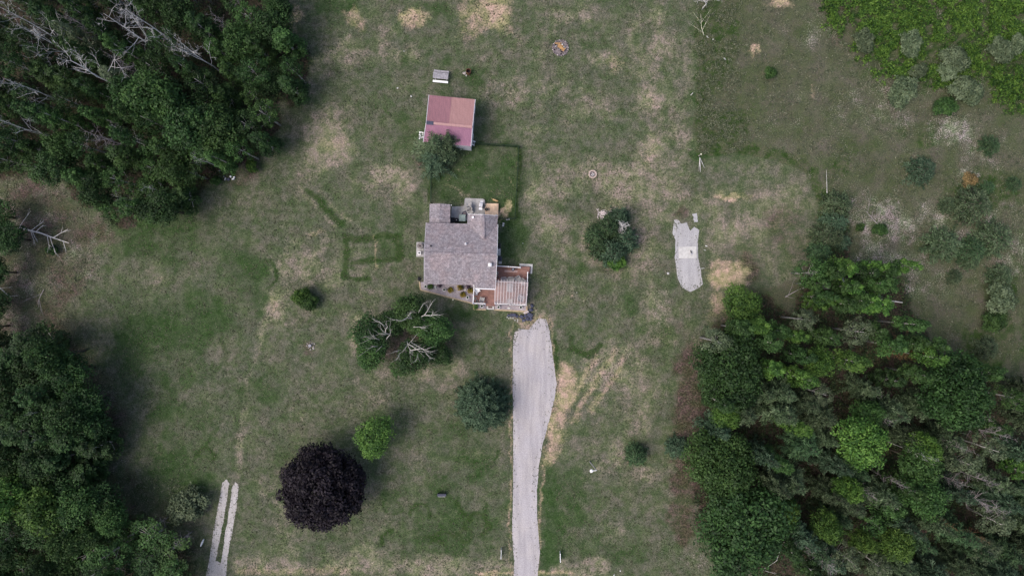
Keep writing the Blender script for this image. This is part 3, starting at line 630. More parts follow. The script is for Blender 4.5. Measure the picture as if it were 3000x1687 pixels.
# windows and doors on the walls (seen from the side only)
for (x_, y_, wd_, hz, ax) in ((sE.x - .25, -1.2 + hb.y + 3, 1.2, 1.5, 'x'), (sE.x - .25, hb.y - 0.6, 1.0, 1.5, 'x'), (sW.x + .31, hb.y + 1.2, 1.2, 1.5, 'x'), (sW.x + .31, hb.y - 1.6, 1.2, 1.5, 'x'), (hb.x - 2.4, sW.y + .30, 1.4, 1.5, 'y'), (hb.x + .4, sW.y + .27, 1.2, 1.5, 'y')):
    sz = (0.08, wd_, 1.1) if ax == 'x' else (wd_, 0.08, 1.1)
    fr = MB().box((x_, y_, hz), (sz[0] + (.0 if ax == 'x' else .16), sz[1] + (.16 if ax == 'x' else .0), sz[2] + .16)).build('window', M['white'], house)
    MB().box((x_, y_, hz), (sz[0] + (.03 if ax == 'x' else 0), sz[1] + (0 if ax == 'x' else .03), sz[2])).build('pane', M['window'], fr)
MB().box((hb.x + 2.9, sW.y + .26, 1.05 + .3), (0.95, 0.1, 2.05)).build('door', M['white'], house)
# chimney, vents
def on_roof(px, py, lo=2.6, hi=4.6):
    for k in range(60):
        z = lo + (hi - lo) * k / 59; q = W(px, py, z)
        t = (q.y - ridW.y) / (sW.y - ridW.y) if q.y < ridW.y else (q.y - ridW.y) / (nW.y - ridW.y)
        zr = RZ - (RZ - EZS) * t
        if z >= zr: break
    return W(px, py, zr)
q = on_roof(1436, 776)
ch = MB().box(q + Vector((0, 0, .12)), (0.46, 0.46, 0.5), HA).build('chimney', M['pale_concrete'], roof, bevel=.02)
ch2 = MB().lathe(q + Vector((0, 0, .36)), [(0.0, 0), (.12, 0), (.12, .22), (.2, .24), (.2, .32), (.05, .4), (0, .4)], 18).build('chimney_cap', M['white'], house, smooth=False)
for px, py, r_, mt_ in ((1262, 721, .07, 'black'), (1364.5, 714.5, .09, 'steel')):
    q = on_roof(px, py); MB().cyl(q - Vector((0, 0, .1)), r_, .45, 12).cyl(q - Vector((0, 0, .02)), r_ * 1.7, .05, 12).build('vent_pipe', M[mt_], roof)
q = W(1385.5, 637, 3.25); MB().cyl(q - Vector((0, 0, .25)), .09, .5, 12).cyl(q + Vector((0, 0, .2)), .13, .08, 12).build('vent_pipe', M['white'], MBw)
# downspouts / small wall fittings
MB().tube([H(1456.5, 700.5, 2.7), H(1455.0, 700.5, 0.1)], [.05, .05], 8).build('downspout', M['white'], house)
MB().tube([H(1322, 601, 2.3), H(1322.5, 602, 0.1)], [.05, .05], 8).build('downspout', M['white'], house)

# patio, new deck
pt = [(1366, 580.5), (1415, 583), (1420, 586), (1421, 590), (1421, 640), (1319, 652), (1324, 605.5), (1356, 604.8), (1360, 602), (1361, 586), (1362.5, 582)]
pat = MB().prism([(W(*q).x, W(*q).y) for q in pt], -0.05, 0.12).thing('patio', M['concrete'], 'pale grey concrete patio with rounded corners behind the house', 'patio')
dk = [W(1421.6, 596.2, .4), W(1460.3, 596.2, .4), W(1459.4, 640, .4), W(1421, 640, .4)]
dkE = empty('deck', Vector((dk[0].x + .8, dk[0].y - .8, 0)), 'small fresh yellow timber deck at the north east corner of the house', 'deck')
MB().prism([(v.x, v.y) for v in dk], 0.34, 0.40).build('deck_boards', M['deck_new'], dkE)
MB().bar(dk[0] + Vector((0, -.03, -.14)), dk[1] + Vector((0, -.03, -.14)), 0.05, 0.16).bar(dk[1] + Vector((-.03, 0, -.14)), dk[2] + Vector((-.03, 0, -.14)), 0.05, 0.16).bar(dk[0] + Vector((.03, 0, -.14)), dk[3] + Vector((.03, 0, -.14)), 0.05, 0.16).build('frame', M['pine_timber'], dkE)
for a_, b_ in ((.1, -.1), (1.5, -.1), (.1, -1.2), (1.45, -1.2)): MB().box((dk[0].x + a_, dk[0].y + b_, .13), (.1, .1, .26)).build('post', M['pine_timber'], dkE)

# ------------------------------------------------------------------ front deck, pergola, beds
DZ = 0.55
def PL(pts, z): return [(W(x, y, z).x, W(x, y, z).y) for x, y in pts]
dq = W(1475, 840); fd = empty('front_deck', Vector((dq.x, dq.y, 0)), 'brown front deck wrapped round the south east corner of the house', 'deck')
MB().prism(PL([(1450, 777), (1552, 782), (1551, 800), (1547, 800), (1542, 892), (1449.5, 888.5), (1449, 897), (1425, 896), (1424, 889), (1388.5, 887.5), (1390, 834), (1450, 838)], DZ), DZ - .05, DZ).build('deck_boards', M['deck_brown'], fd)
MB().prism(PL([(1451, 779), (1550, 784), (1546, 798), (1541, 891), (1389.5, 886), (1391, 836)], DZ), 0.02, DZ - .055).build('skirt', M['weathered'], fd)
MB().prism(PL([(1523, 779.5), (1554.5, 781.2), (1553, 801), (1549.5, 801), (1550.5, 785), (1523, 784)], .34), 0.02, 0.34).build('step', M['deck_brown'], fd)
def railing(pts, name, label, thick=.09, posts=None):
    a = Vector(pts[0]); r_ = empty(name, Vector((a.x, a.y, DZ)), label, 'railing', 'white vinyl railings of the front deck')
    t_ = MB(); bl = MB()
    for a, b in zip(pts[:-1], pts[1:]):
        a, b = Vector(a), Vector(b); MB().bar(a + Vector((0, 0, .95)), b + Vector((0, 0, .95)), thick, .07).build('rail', M['white'], r_); MB().bar(a + Vector((0, 0, .12)), b + Vector((0, 0, .12)), .05, .06).build('rail', M['white'], r_)
        n = int((b - a).length / .12)
        for k in range(1, n): q = a + (b - a) * k / n; bl.box(q + Vector((0, 0, .53)), (.03, .03, .78))
    bl.build('balusters', M['white'], r_)
    for q in (posts or pts):
        q = Vector(q); po = MB().box(q + Vector((0, 0, .54)), (.13, .13, 1.08)).build('post', M['white'], r_)
        MB().lathe(q + Vector((0, 0, 1.08)), [(.11, 0), (.11, .03), (.02, .1), (0, .1)], 4).build('post_cap', M['white'], po)
    return r_
D = lambda x, y: W(x, y, DZ)
railing([D(1455.5, 779.5), D(1524, 784.5)], 'deck_railing', 'white railing along the top side of the brown deck by the concrete pad', posts=[D(1455.5, 779.5), D(1489.5, 781.9), D(1524, 784.5)])
railing([D(1545.5, 799), D(1543.2, 850), D(1541, 893)], 'deck_railing', 'long white railing down the right side of the pergola', posts=[D(1545.5, 799), D(1543.2, 862), D(1541, 893)])
railing([D(1451.8, 889.3), D(1497, 891), D(1538, 893)], 'deck_railing', 'white railing between the pergola and the front gravel bed', posts=[D(1451.8, 889.3), D(1495, 891)])
railing([D(1389.8, 836), D(1388.6, 862), D(1387.2, 887.5)], 'deck_railing', 'white railing between the brown porch and the shrub bed', posts=[D(1389.8, 836), D(1388.4, 863), D(1387.2, 887.5)])
railing([D(1388.5, 887.8), D(1421.5, 889.0)], 'deck_railing', 'short white railing along the front of the brown porch', posts=[D(1421.5, 889.0)])
# pergola
pgb = W(1497, 855); pg = empty('pergola', Vector((pgb.x, pgb.y, DZ)), 'pale slatted pergola over the seating end of the front deck', 'pergola')
TZ = 2.75
pA, pB, pC_, pD = W(1451.5, 822, TZ), W(1546, 827.5, TZ), W(1540.5, 892.5, TZ), W(1449.5, 888, TZ)
for k in range(12):
    t = k / 11; a = pA + (pB - pA) * t; b = pD + (pC_ - pD) * t
    e_ = (a - b).normalized() * (0.14 if k % 2 else .2)
    MB().bar(a + e_ - Vector((0, 0, .1)), b - e_ * .3 - Vector((0, 0, .1)), .065, .15).build('rafter', M['pergola'], pg)
for k in range(22):
    t = (k + .3) / 22; a = pA + (pD - pA) * t; b = pB + (pC_ - pB) * t; e_ = (a - b).normalized() * .1
    MB().bar(a + e_, b - e_, .028, .04).build('slat', M['pergola'], pg)
for a in (pA, pB, pC_, pD):
    q = pgb.copy(); q = a + (Vector((pgb.x, pgb.y, TZ)) - a) * .05
    MB().box((q.x, q.y, (DZ + TZ - .2) / 2), (.13, .13, TZ - .2 - DZ)).build('post', M['pergola'], pg)
MB().bar(pA - Vector((0, 0.1, .25)), pB - Vector((0, .1, .25)), .06, .17).build('beam', M['pergola'], pg); MB().bar(pD + Vector((0, 0.1, -.25)), pC_ + Vector((0, .1, -.25)), .06, .17).build('beam', M['pergola'], pg)
# concrete L step and entrance step
MB().prism(PL([(1521.7, 772), (1560.7, 774), (1559, 802), (1553.6, 801.5), (1554.6, 781.0), (1521.7, 779)], .16), -0.02, .16).thing('concrete_step', M['pale_concrete'], 'L shaped pale concrete step at the top right corner of the deck', 'step')
st = empty('entrance_step', W(1436, 900), 'pale stone step with a brown mat at the front of the deck', 'step')
MB().prism(PL([(1425.5, 896.5), (1429.6, 896.5), (1429.6, 903), (1443, 903.5), (1443, 897), (1447.3, 897), (1447.5, 907), (1425.2, 906)], .2), -.02, .22).prism(PL([(1429.7, 896.8), (1442.9, 897.2), (1442.9, 903.4), (1429.7, 902.9)], .2), -.02, .17).build('step_stone', M['pale_concrete'], st)
MB().prism(PL([(1430.5, 897.5), (1442.2, 897.8), (1442.2, 902.8), (1430.5, 902.4)], .2), .171, .195).build('door_mat', M['mat_brown'], st)
def bed(pts, label, timber_pts):
    b_ = empty('garden_bed', W(*pts[0]), label, 'garden bed')
    MB().prism(PL(pts, .2), 0.0, .2).build('stone_fill', M['bed_stone'], b_)
    t_ = MB()
    for a, b in zip(timber_pts[:-1], timber_pts[1:]): t_.bar(W(*a) + Vector((0, 0, .12)), W(*b) + Vector((0, 0, .12)), .16, .25)
    t_.build('timber_edging', M['pine_timber'], b_)
bed([(1232, 826), (1247, 826), (1247, 829), (1387, 831), (1386, 887), (1234, 847.5)], 'wedge shaped stone bed with gold shrubs along the front of the house', [(1229.5, 825.5), (1233, 848.8), (1310, 868.8), (1386.5, 889.2)])
bed([(1390, 890.5), (1423.5, 891), (1423.5, 905), (1389, 904)], 'small stone bed with one pot left of the entrance step', [(1388.5, 891), (1388.2, 905.5), (1424, 906.8)])
bed([(1449.5, 892), (1541, 896), (1541, 911), (1449.2, 905.8)], 'long stone bed with two pots in front of the pergola', [(1448.8, 907.3), (1500, 910), (1543, 913), (1543.3, 896)])

# leafy helpers ------------------------------------------------------------------
def clump_cloud(rs, clumps, n, leaf, aspect=.55, up=.55, shell=.55):
    Ps, Ns, Ts = [], [], []
    for (cx, cy, cz, rx, rz_, tint) in clumps:
        d = norm(rs.normal(size=(n, 3))); d[:, 2] = np.abs(d[:, 2]) * np.where(rs.rand(n) < .78, 1, -1)
        r = shell + (1 - shell) * rs.rand(n) ** .6
        r *= 1 + rs.normal(size=n) * .15
        P = np.stack([cx + d[:, 0] * r * rx, cy + d[:, 1] * r * rx, cz + d[:, 2] * r * rz_], axis=1)
        N = norm(d * .75 + np.array([0, 0, up * .7]) + rs.normal(size=(n, 3)) * .45)
        Ps.append(P); Ns.append(N); Ts.append(np.clip(tint + rs.normal(size=n) * .16, 0, 1))
    P, N, T = np.concatenate(Ps), np.concatenate(Ns), np.concatenate(Ts)
    sz = leaf * (0.65 + .7 * rs.rand(len(P)))
    return leaves(P, N, sz, aspect, rs), T
def broad_crown(seed, Rr, zb, zt, ncl, nl, leaf, lump=.36, squash=1.0, lobes=1.0, taper=0.0):
    """clumps spread over and inside an uneven dome"""
    rs = np.random.RandomState(seed); cl = []; zc = zb + (zt - zb) * .42; hz = zt - zc; hl = zc - zb
    ph = rs.rand(6) * 6.28
    pts = []
    tries = 0
    while len(pts) < ncl and tries < 6000:
        tries += 1
        d = rs.normal(size=3); d /= np.linalg.norm(d)
        if d[2] < -.35: continue
        a = math.atan2(d[1], d[0]); lob = 1 + lobes * (.16 * math.sin(2 * a + ph[0]) + .13 * math.sin(3 * a + ph[1]) + .08 * math.sin(5 * a + ph[2]))
        r = (.42 + .58 * rs.rand() ** .45) * (1 - lump * .6)
        q = np.array([d[0] * Rr * lob * r, d[1] * Rr * lob * r * squash, zc + d[2] * r * (hz if d[2] > 0 else hl)])
        if taper > 0:
            zz = zb + (zt - zb) * rs.rand() ** 1.1; wr = Rr * lob * (1 - taper * (zz - zb) / (zt - zb)) * (.35 + .65 * rs.rand() ** .6) * min(1, .5 + (zz - zb) / (zt - zb) * 2)
            q = np.array([math.cos(a) * wr, math.sin(a) * wr, zz])
        if all(np.linalg.norm((q - k) / np.array([1, 1, 1.3])) > Rr * lump * .62 for k in pts): pts.append(q)
        elif tries > 3000 and rs.rand() < .05: pts.append(q)
    for q in pts:
        s_ = Rr * lump * (.75 + .5 * rs.rand()) * (1 - .45 * taper * (q[2] - zb) / (zt - zb))
        cl.append((q[0], q[1], q[2], s_, s_ * .72, .22 + .56 * rs.rand()))
    V, T = clump_cloud(rs, cl, nl, leaf)
    return V, T, pts
def trunk_mb(pts, rbase, ztop, rs, n=7, lean=(0, 0)):
    m_ = MB(); m_.tube([(0, 0, -.1), (lean[0] * .3, lean[1] * .3, ztop * .35), (lean[0], lean[1], ztop)], [rbase * 1.15, rbase * .85, rbase * .25], n)
    for q in pts:
        z0 = min(ztop * .9, max(ztop * .25, q[2] - np.hypot(q[0], q[1]) * .8))
        a = Vector((lean[0] * z0 / ztop, lean[1] * z0 / ztop, z0)); b = Vector(q); mid = (a + b) / 2 + Vector((0, 0, -.12 * (b - a).length + .15))
        r0 = rbase * .38 * (1 - z0 / ztop * .6); m_.tube([a, mid, b], [r0, r0 * .6, r0 * .2], 5)
    return m_
def lib_mesh(mb, name, mat):
    me_ = bpy.data.meshes.new(name); me_.from_pydata(mb.v, [], mb.f); me_.materials.append(mat)
    me_.polygons.foreach_set('use_smooth', [True] * len(me_.polygons)); return me_
def swap_mat(me_, mat):
    c_ = me_.copy(); c_.materials.clear(); c_.materials.append(mat); return c_

def conifer(seed, Rr, H_, zb, whorl, sprig, dens, droop=.12, irregular=.15, prof=.85, aspect=.3, nb0=5, nb1=4):
    """whorled branches of needle sprigs"""
    rs = np.random.RandomState(seed); Ps, Ns, Ds, Ts, Ls = [], [], [], [], []; mbx = MB()
    z = zb; ph = rs.rand() * 6
    while z < H_ - .05:
        t = (z - zb) / (H_ - zb); L0 = Rr * (1 - t) ** prof + .12
        nb = int(nb0 + nb1 * (1 - t))
        ph += .7
        for k in range(nb):
            a = ph + 6.283 * k / nb + rs.normal() * .25; L = L0 * (1 + rs.normal() * irregular)
            rise = .35 * t - droop * 1.2 * (1 - t)
            m_ = max(3, int(L * dens)); s_ = np.linspace(.12, 1, m_)
            tint = .2 + .5 * rs.rand()
            base = np.stack([np.cos(a) * L * s_, np.sin(a) * L * s_, z + L * (rise * s_ - droop * s_ ** 2)], axis=1)
            side = np.array([-math.sin(a), math.cos(a), 0])
            for sgn in (-1, 0, 1):
                dirv = np.array([math.cos(a), math.sin(a), .15]) * (1 if sgn == 0 else .75) + side * sgn * .8
                ln = sprig * (1.25 - .55 * s_) * (.8 + .4 * rs.rand(m_)) * min(1.0, .55 + L * .4)
                Pp = base + dirv[None, :] * ln[:, None] * .5 + rs.normal(size=(m_, 3)) * .03
                Ps.append(Pp); Ds.append(np.repeat(dirv[None, :], m_, 0) + rs.normal(size=(m_, 3)) * .25)
                Ns.append(norm(np.array([0, 0, 1.0]) + rs.normal(size=(m_, 3)) * .45)); Ls.append(ln)
                Ts.append(np.clip(tint + .28 * (s_ - .45) + rs.normal(size=m_) * .12, 0, 1))
            if L > .5: mbx.tube([(0, 0, z), tuple(base[-1])], [.03, .008], 4)
        z += whorl * (.8 + .4 * rs.rand())
    P, N, Dd, T, Ls = map(np.concatenate, (Ps, Ns, Ds, Ts, Ls))
    V = leaves(P, N, Ls, aspect, rs, Dd)
    mbx.tube([(0, 0, -.1), (0, 0, H_ * .5), (0, 0, H_)], [.03 + H_ * .011, .02 + H_ * .006, .015], 7)
    return V, T, mbx

def bare_tree(seed, H_, spread, r0, twig=3, fork=.35, up=.55, curve=.25, nmain=9, first=.35):
    rs = np.random.RandomState(seed); mbx = MB()
    def branch(a, d, L, r, lvl):
        pts = [a]; dd = d.copy(); m_ = 4
        for k in range(m_):
            dd = (dd + Vector(rs.normal(size=3)) * curve * .5 + Vector((0, 0, .05))).normalized(); pts.append(pts[-1] + dd * L / m_)
        mbx.tube(pts, [r * (1 - .75 * k / m_) for k in range(m_ + 1)], 5 if lvl < 2 else 4)
        if lvl < twig:
            for k in range(2 + (rs.rand() < .5)):
                i = rs.randint(1, m_ + 1); nd_ = (dd + Vector(rs.normal(size=3)) * .75).normalized()
                branch(pts[i], nd_, L * (.45 + .25 * rs.rand()), max(.014, r * .52), lvl + 1)
    tp = [Vector((0, 0, -.1))]; lx, ly = rs.normal(size=2) * .02 * H_
    for k in range(1, 7): tp.append(Vector((lx * k / 6 + rs.normal() * .08, ly * k / 6 + rs.normal() * .08, H_ * k / 6)))
    mbx.tube(tp, [r0 * (1 - .85 * k / 6) for k in range(7)], 7)
    for k in range(nmain):
        t = first + (1 - first) * (k + rs.rand()) / nmain; i = min(5, int(t * 6)); f = t * 6 - i
        a = tp[i] + (tp[i + 1] - tp[i]) * f; an = rs.rand() * 6.28
        d = Vector((math.cos(an), math.sin(an), up + .3 * rs.normal())).normalized()
        branch(a, d, spread * (1.15 - .75 * t) * (.6 + .6 * rs.rand()), r0 * .42 * (1.1 - t) + .012, 1)
    return mbx

# ------------------------------------------------------------------ library of trees (unit meshes reused by copies)
LIB = {}
def add_broad(key, seeds, Rr, zb, zt, ncl, nl, leaf, mats, lump=.36, rbase=.16, bark='bark', taper=0.0):
    for i, sd in enumerate(seeds):
        V, T, pts = broad_crown(sd, Rr, zb, zt, ncl, nl, leaf, lump, taper=taper)
        rs = np.random.RandomState(sd + 5); pick = [pts[k] for k in rs.permutation(len(pts))[:14]]
        tm = lib_mesh(trunk_mb(pick, rbase, zb + (zt - zb) * .8, rs), 'trunk', M[bark])
        base = quad_mesh('crown', V, T, M[mats[0]])
        for j, mt_ in enumerate(mats):
            LIB.setdefault((key, mt_), []).append((base if j == 0 else swap_mat(base, M[mt_]), tm))
add_broad('broad', (101, 102, 103, 104), 2.4, 3.2, 9.0, 58, 90, .25, ('leaf_dark', 'leaf_mid', 'leaf_bright', 'leaf_lime'), .30, .15)
add_broad('big', (111, 112), 4.6, 2.2, 9.0, 90, 150, .34, ('leaf_dark', 'leaf_mid'), .25, .28)
add_broad('slim', (121, 122, 123), 1.15, 5.0, 11.0, 30, 80, .22, ('leaf_bright', 'leaf_mid', 'leaf_dark', 'leaf_lime'), .42, .09, 'birch_bark', .6)
add_broad('loose', (131, 132, 133), 2.0, 3.0, 9.5, 30, 60, .22, ('leaf_mid', 'leaf_bright', 'leaf_dark', 'leaf_silver'), .24, .13, 'birch_bark')
add_broad('tall', (191, 192, 193, 194), 1.75, 1.6, 11.0, 64, 62, .23, ('leaf_dark', 'leaf_mid', 'leaf_bright', 'leaf_silver'), .27, .13, 'birch_bark', .72)
add_broad('shrub', (141, 142, 143), 1.0, .12, 1.5, 26, 120, .15, ('leaf_silver', 'leaf_mid', 'leaf_bright', 'leaf_rust', 'leaf_lime', 'leaf_dark'), .34, .05)
for sd in (151, 152, 153):
    V, T, mbx = conifer(sd, 2.0, 9.0, 1.5, .42, .55, 5.0, .10, .28, .8, .26)
    tm = lib_mesh(mbx, 'trunk', M['bark']); bs = quad_mesh('crown', V, T, M['needle_pine'])
    LIB.setdefault(('pine', 'needle_pine'), []).append((bs, tm)); LIB.setdefault(('pine', 'needle_dark'), []).append((swap_mat(bs, M['needle_dark']), tm))
    LIB.setdefault(('pine', 'needle_spruce'), []).append((swap_mat(bs, M['needle_spruce']), tm)); LIB.setdefault(('pine', 'leaf_rust'), []).append((swap_mat(bs, M['leaf_rust']), tm))
for sd in (161, 162):
    V, T, mbx = conifer(sd, 1.0, 2.0, .05, .14, .26, 9.0, .05, .20, .6, .34, 8, 9)
    tm = lib_mesh(mbx, 'trunk', M['bark']); bs = quad_mesh('crown', V, T, M['needle_spruce'])
    for mt_ in ('needle_spruce', 'needle_pine', 'needle_dark', 'leaf_rust'): LIB.setdefault(('bush_pine', mt_), []).append((swap_mat(bs, M[mt_]), tm))
for sd in (171, 172, 173, 174): LIB.setdefault(('bare', 'dead_wood'), []).append((None, lib_mesh(bare_tree(sd, 12, 4.4, .15, 4, nmain=8, curve=.38), 'trunk', M['dead_wood'])))
for sd in (181, 182, 183): LIB.setdefault(('bare', 'grey_wood'), []).append((None, lib_mesh(bare_tree(sd, 10, 2.4, .15, 3, up=.35, curve=.15, nmain=24, first=.3), 'trunk', M['grey_wood'])))
LIB[('bare', 'rust_wood')] = [(None, swap_mat(LIB[('bare', 'grey_wood')][0][1], M['rust_wood']))]
NAT = {'tall': (1.75, 11.0, .6), 'broad': (2.4, 9.0, .66), 'big': (4.6, 9.0, .6), 'slim': (1.15, 11.0, .75), 'loose': (2.0, 9.5, .68), 'shrub': (1.0, 1.5, .5), 'pine': (2.0, 9.0, .45), 'bush_pine': (1.0, 2.0, .35), 'bare': (3.6, 12.0, 1.0)}
NAME = {'tall': 'leafy_tree', 'broad': 'leafy_tree', 'big': 'leafy_tree', 'slim': 'poplar_tree', 'loose': 'birch_tree', 'shrub': 'shrub', 'pine': 'pine_tree', 'bush_pine': 'evergreen_bush', 'bare': 'bare_tree'}
trng = random.Random(2024)
def plant(kind, mat, px, py, rpx, h, label=None, group=None, var=None, cat=None, rot=None):
    """a tree whose crown is seen at (px, py) with radius rpx"""
    r0, h0, fr = NAT[kind]; zc = h * fr
    b = W(px, py, zc); b.z = 0
    lst = LIB[(kind, mat)]; cm, tm = lst[(var if var is not None else trng.randrange(len(lst))) % len(lst)]
    rad = rpx / S * (CAM_H - zc) / CAM_H
    o = bpy.data.objects.new(NAME[kind], None); C.objects.link(o); o.location = b; o.empty_display_size = .3
    o.rotation_euler = (0, 0, trng.uniform(0, 6.28) if rot is None else rot)
    sx = rad / r0; o.scale = (sx, sx, h / h0)
    if cat is None: cat = {'shrub': 'shrub', 'bush_pine': 'bush'}.get(kind, 'tree')
    tag(o, label, cat, group)
    if cm is not None:
        c_ = bpy.data.objects.new('crown', cm); C.objects.link(c_); c_.parent = o
    t_ = bpy.data.objects.new('trunk', tm); C.objects.link(t_); t_.parent = o
    return o
WORDS = {'leaf_dark': 'dark green', 'leaf_mid': 'mid green', 'leaf_bright': 'bright green', 'leaf_lime': 'lime green', 'leaf_silver': 'silvery green', 'leaf_rust': 'rust brown', 'needle_pine': 'grey green', 'needle_dark': 'dark green', 'needle_spruce': 'blue green', 'dead_wood': 'white', 'grey_wood': 'purplish grey', 'rust_wood': 'rusty brown'}
KINDW = {'tall': 'tall tree', 'broad': 'leafy tree', 'big': 'broad tree', 'slim': 'slim poplar', 'loose': 'open birch', 'shrub': 'shrub', 'pine': 'feathery pine', 'bush_pine': 'evergreen bush', 'bare': 'bare tree'}
pending = []                                # trees of the woods wait here for their labels
def wood_tree(wood, kind, mat, px, py, rpx, h):
    o = plant(kind, mat, px, py, rpx, h, None, 'trees of the ' + wood)
    pending.append((wood, kind, mat, px, py, h, o))
def finish_labels():
    ROWN = ('top', 'upper middle', 'lower middle', 'bottom'); COLN = ('far left', 'centre left', 'centre right', 'far right')
    ORD = ('first', 'second', 'third', 'fourth', 'fifth', 'sixth', 'seventh', 'eighth', 'ninth', 'tenth')
    cells = {}
    for wood in set(p_[0] for p_ in pending):
        ps = [p_ for p_ in pending if p_[0] == wood]
        x0, x1 = min(p_[3] for p_ in ps), max(p_[3] for p_ in ps) + 1; y0, y1 = min(p_[4] for p_ in ps), max(p_[4] for p_ in ps) + 1
        for p_ in ps:
            cx, cy = int(4 * (p_[3] - x0) / (x1 - x0)), int(4 * (p_[4] - y0) / (y1 - y0))
            cells.setdefault((wood, p_[1], p_[2], cx, cy), []).append(p_)
    for (wood, kind, mat, cx, cy), ps in cells.items():
        ps.sort(key=lambda q: q[3])
        for i, p_ in enumerate(ps):
            s_ = f"{WORDS[mat]} {KINDW[kind]} in the {wood}, {ROWN[cy]} {COLN[cx]}"
            if len(ps) > 1: s_ = (ORD[min(i, 9)] + ' from left, ' if i else 'leftmost ') + s_
            p_[6]['label'] = s_

def pip(x, y, poly):
    r_ = False; j = len(poly) - 1
    for i in range(len(poly)):
        xi, yi = poly[i]; xj, yj = poly[j]
        if (yi > y) != (yj > y) and x < (xj - xi) * (y - yi) / (yj - yi) + xi: r_ = not r_
        j = i
    return r_
def scatter(poly, n, dmin, seed, avoid=()):
    rng = random.Random(seed); xs = [q[0] for q in poly]; ys = [q[1] for q in poly]; out = []; t = 0
    while len(out) < n and t < 20000:
        t += 1; x, y = rng.uniform(min(xs), max(xs)), rng.uniform(min(ys), max(ys))
        if not pip(x, y, poly): continue
        if any(math.hypot(x - a, y - b) < dmin for a, b in out): continue
        if any(math.hypot(x - a, y - b) < r for a, b, r in avoid): continue
        out.append((x, y))
    return out, rng

# upper left wood (photo pixels)
UL = 'upper left wood'
POLY_UL = [(-60, -60), (800, -60), (815, 30), (830, 100), (880, 140), (895, 250), (830, 280), (800, 400), (740, 450), (640, 470), (590, 540), (500, 610), (420, 620), (340, 650), (280, 600), (210, 500), (90, 490), (-60, 480)]
BARE_UL = [(306, 45, 14, 66), (372, 18, 14, 62), (509, 108, 14, 50), (205, 190, 14, 84), (6, 24, 15, 60), (10, 222, 13, 46), (-10, 350, 13, 36), (50, 70, 14, 46)]
GREY_UL = [(215, 372, 12, 50), (285, 140, 12, 44), (590, 12, 12, 30), (150, 20, 12, 40)]
WOODAV = [(a + (1500 - a) * .035 * k, b + (843 - b) * .035 * k, 40) for a, b, h, r in BARE_UL + GREY_UL for k in (0, 1.2, 2.4)]
pts, rng = scatter(POLY_UL, 104, 54, 7, WOODAV)
for x, y in pts:
    edge = x > 620 or y > 430
    u = rng.random()
    if edge: k, m_ = (rng.choice(['loose', 'tall']), rng.choice(['leaf_mid', 'leaf_dark', 'leaf_mid'])) if u < .8 else ('broad', rng.choice(['leaf_mid', 'leaf_dark']))
    elif x < 430 and y < 260: k, m_ = ('tall', rng.choice(['leaf_silver', 'leaf_dark', 'leaf_dark', 'leaf_mid'])) if u < .8 else ('loose', 'leaf_dark')
    else: k, m_ = ('tall', rng.choice(['leaf_dark', 'leaf_dark', 'leaf_mid'])) if u < .62 else (rng.choice(['loose', 'broad']), 'leaf_dark')
    h = rng.uniform(7.5, 11.5) if not edge else rng.uniform(5.5, 9.0)
    wood_tree(UL, k, m_, x, y, rng.uniform(44, 60) if k == 'broad' else rng.uniform(34, 52), h)
wood_tree(UL, 'broad', 'leaf_mid', 460, 290, 84, 11.5); wood_tree(UL, 'broad', 'leaf_dark', 560, 370, 78, 10.5); wood_tree(UL, 'broad', 'leaf_mid', 640, 380, 70, 9.5)
for a, b, h, r in BARE_UL: wood_tree(UL, 'bare', 'dead_wood', a, b, r * 1.25, h)
for a, b, h, r in GREY_UL: wood_tree(UL, 'bare', 'grey_wood', a, b, r * 1.35, h)
for a, b, h, r in [(326, 378, 10, 30), (556, 455, 9, 26), (338, 575, 8, 26), (420, 545, 8, 26)]: wood_tree(UL, 'bare', 'dead_wood', a, b, r, h)
# left edge trees
LE = 'left edge thicket'
pts, rng = scatter([(-90, 590), (10, 620), (26, 720), (16, 860), (0, 960), (-90, 960)], 8, 48, 17)
for x, y in pts: wood_tree(LE, 'broad', 'leaf_dark', x, y, rng.uniform(40, 56), rng.uniform(4, 6))
# lower left wood
BL = 'lower left wood'
POLY_BL = [(-60, 1010), (130, 1000), (170, 1060), (250, 1130), (270, 1240), (290, 1330), (270, 1400), (250, 1440), (330, 1490), (420, 1560), (540, 1620), (540, 1740), (-60, 1740)]
pts, rng = scatter(POLY_BL, 66, 56, 27)
for x, y in pts:
    u = rng.random(); south = y > 1390
    if south: k, m_ = ('broad', rng.choice(['leaf_mid', 'leaf_dark', 'leaf_mid'])) if u < .55 else ('loose', rng.choice(['leaf_mid', 'leaf_dark']))
    else: k, m_ = ('tall', 'leaf_dark') if u < .6 else ('broad', 'leaf_dark')
    if x > 330: k = 'loose'
    wood_tree(BL, k, m_, x, y, rng.uniform(46, 66), rng.uniform(6, 10) if x < 330 else rng.uniform(3.5, 5.5))
wood_tree(BL, 'broad', 'leaf_lime', 195, 1085, 38, 7.0); wood_tree(BL, 'broad', 'leaf_bright', 130, 1490, 72, 9.5); wood_tree(BL, 'broad', 'leaf_bright', 30, 1460, 66, 10.0)
wood_tree(BL, 'bare', 'grey_wood', 505, 1600, 34, 5.0); wood_tree(BL, 'bare', 'grey_wood', 430, 1555, 30, 5.0); wood_tree(BL, 'bare', 'dead_wood', 76, 1215, 14, 9.0)
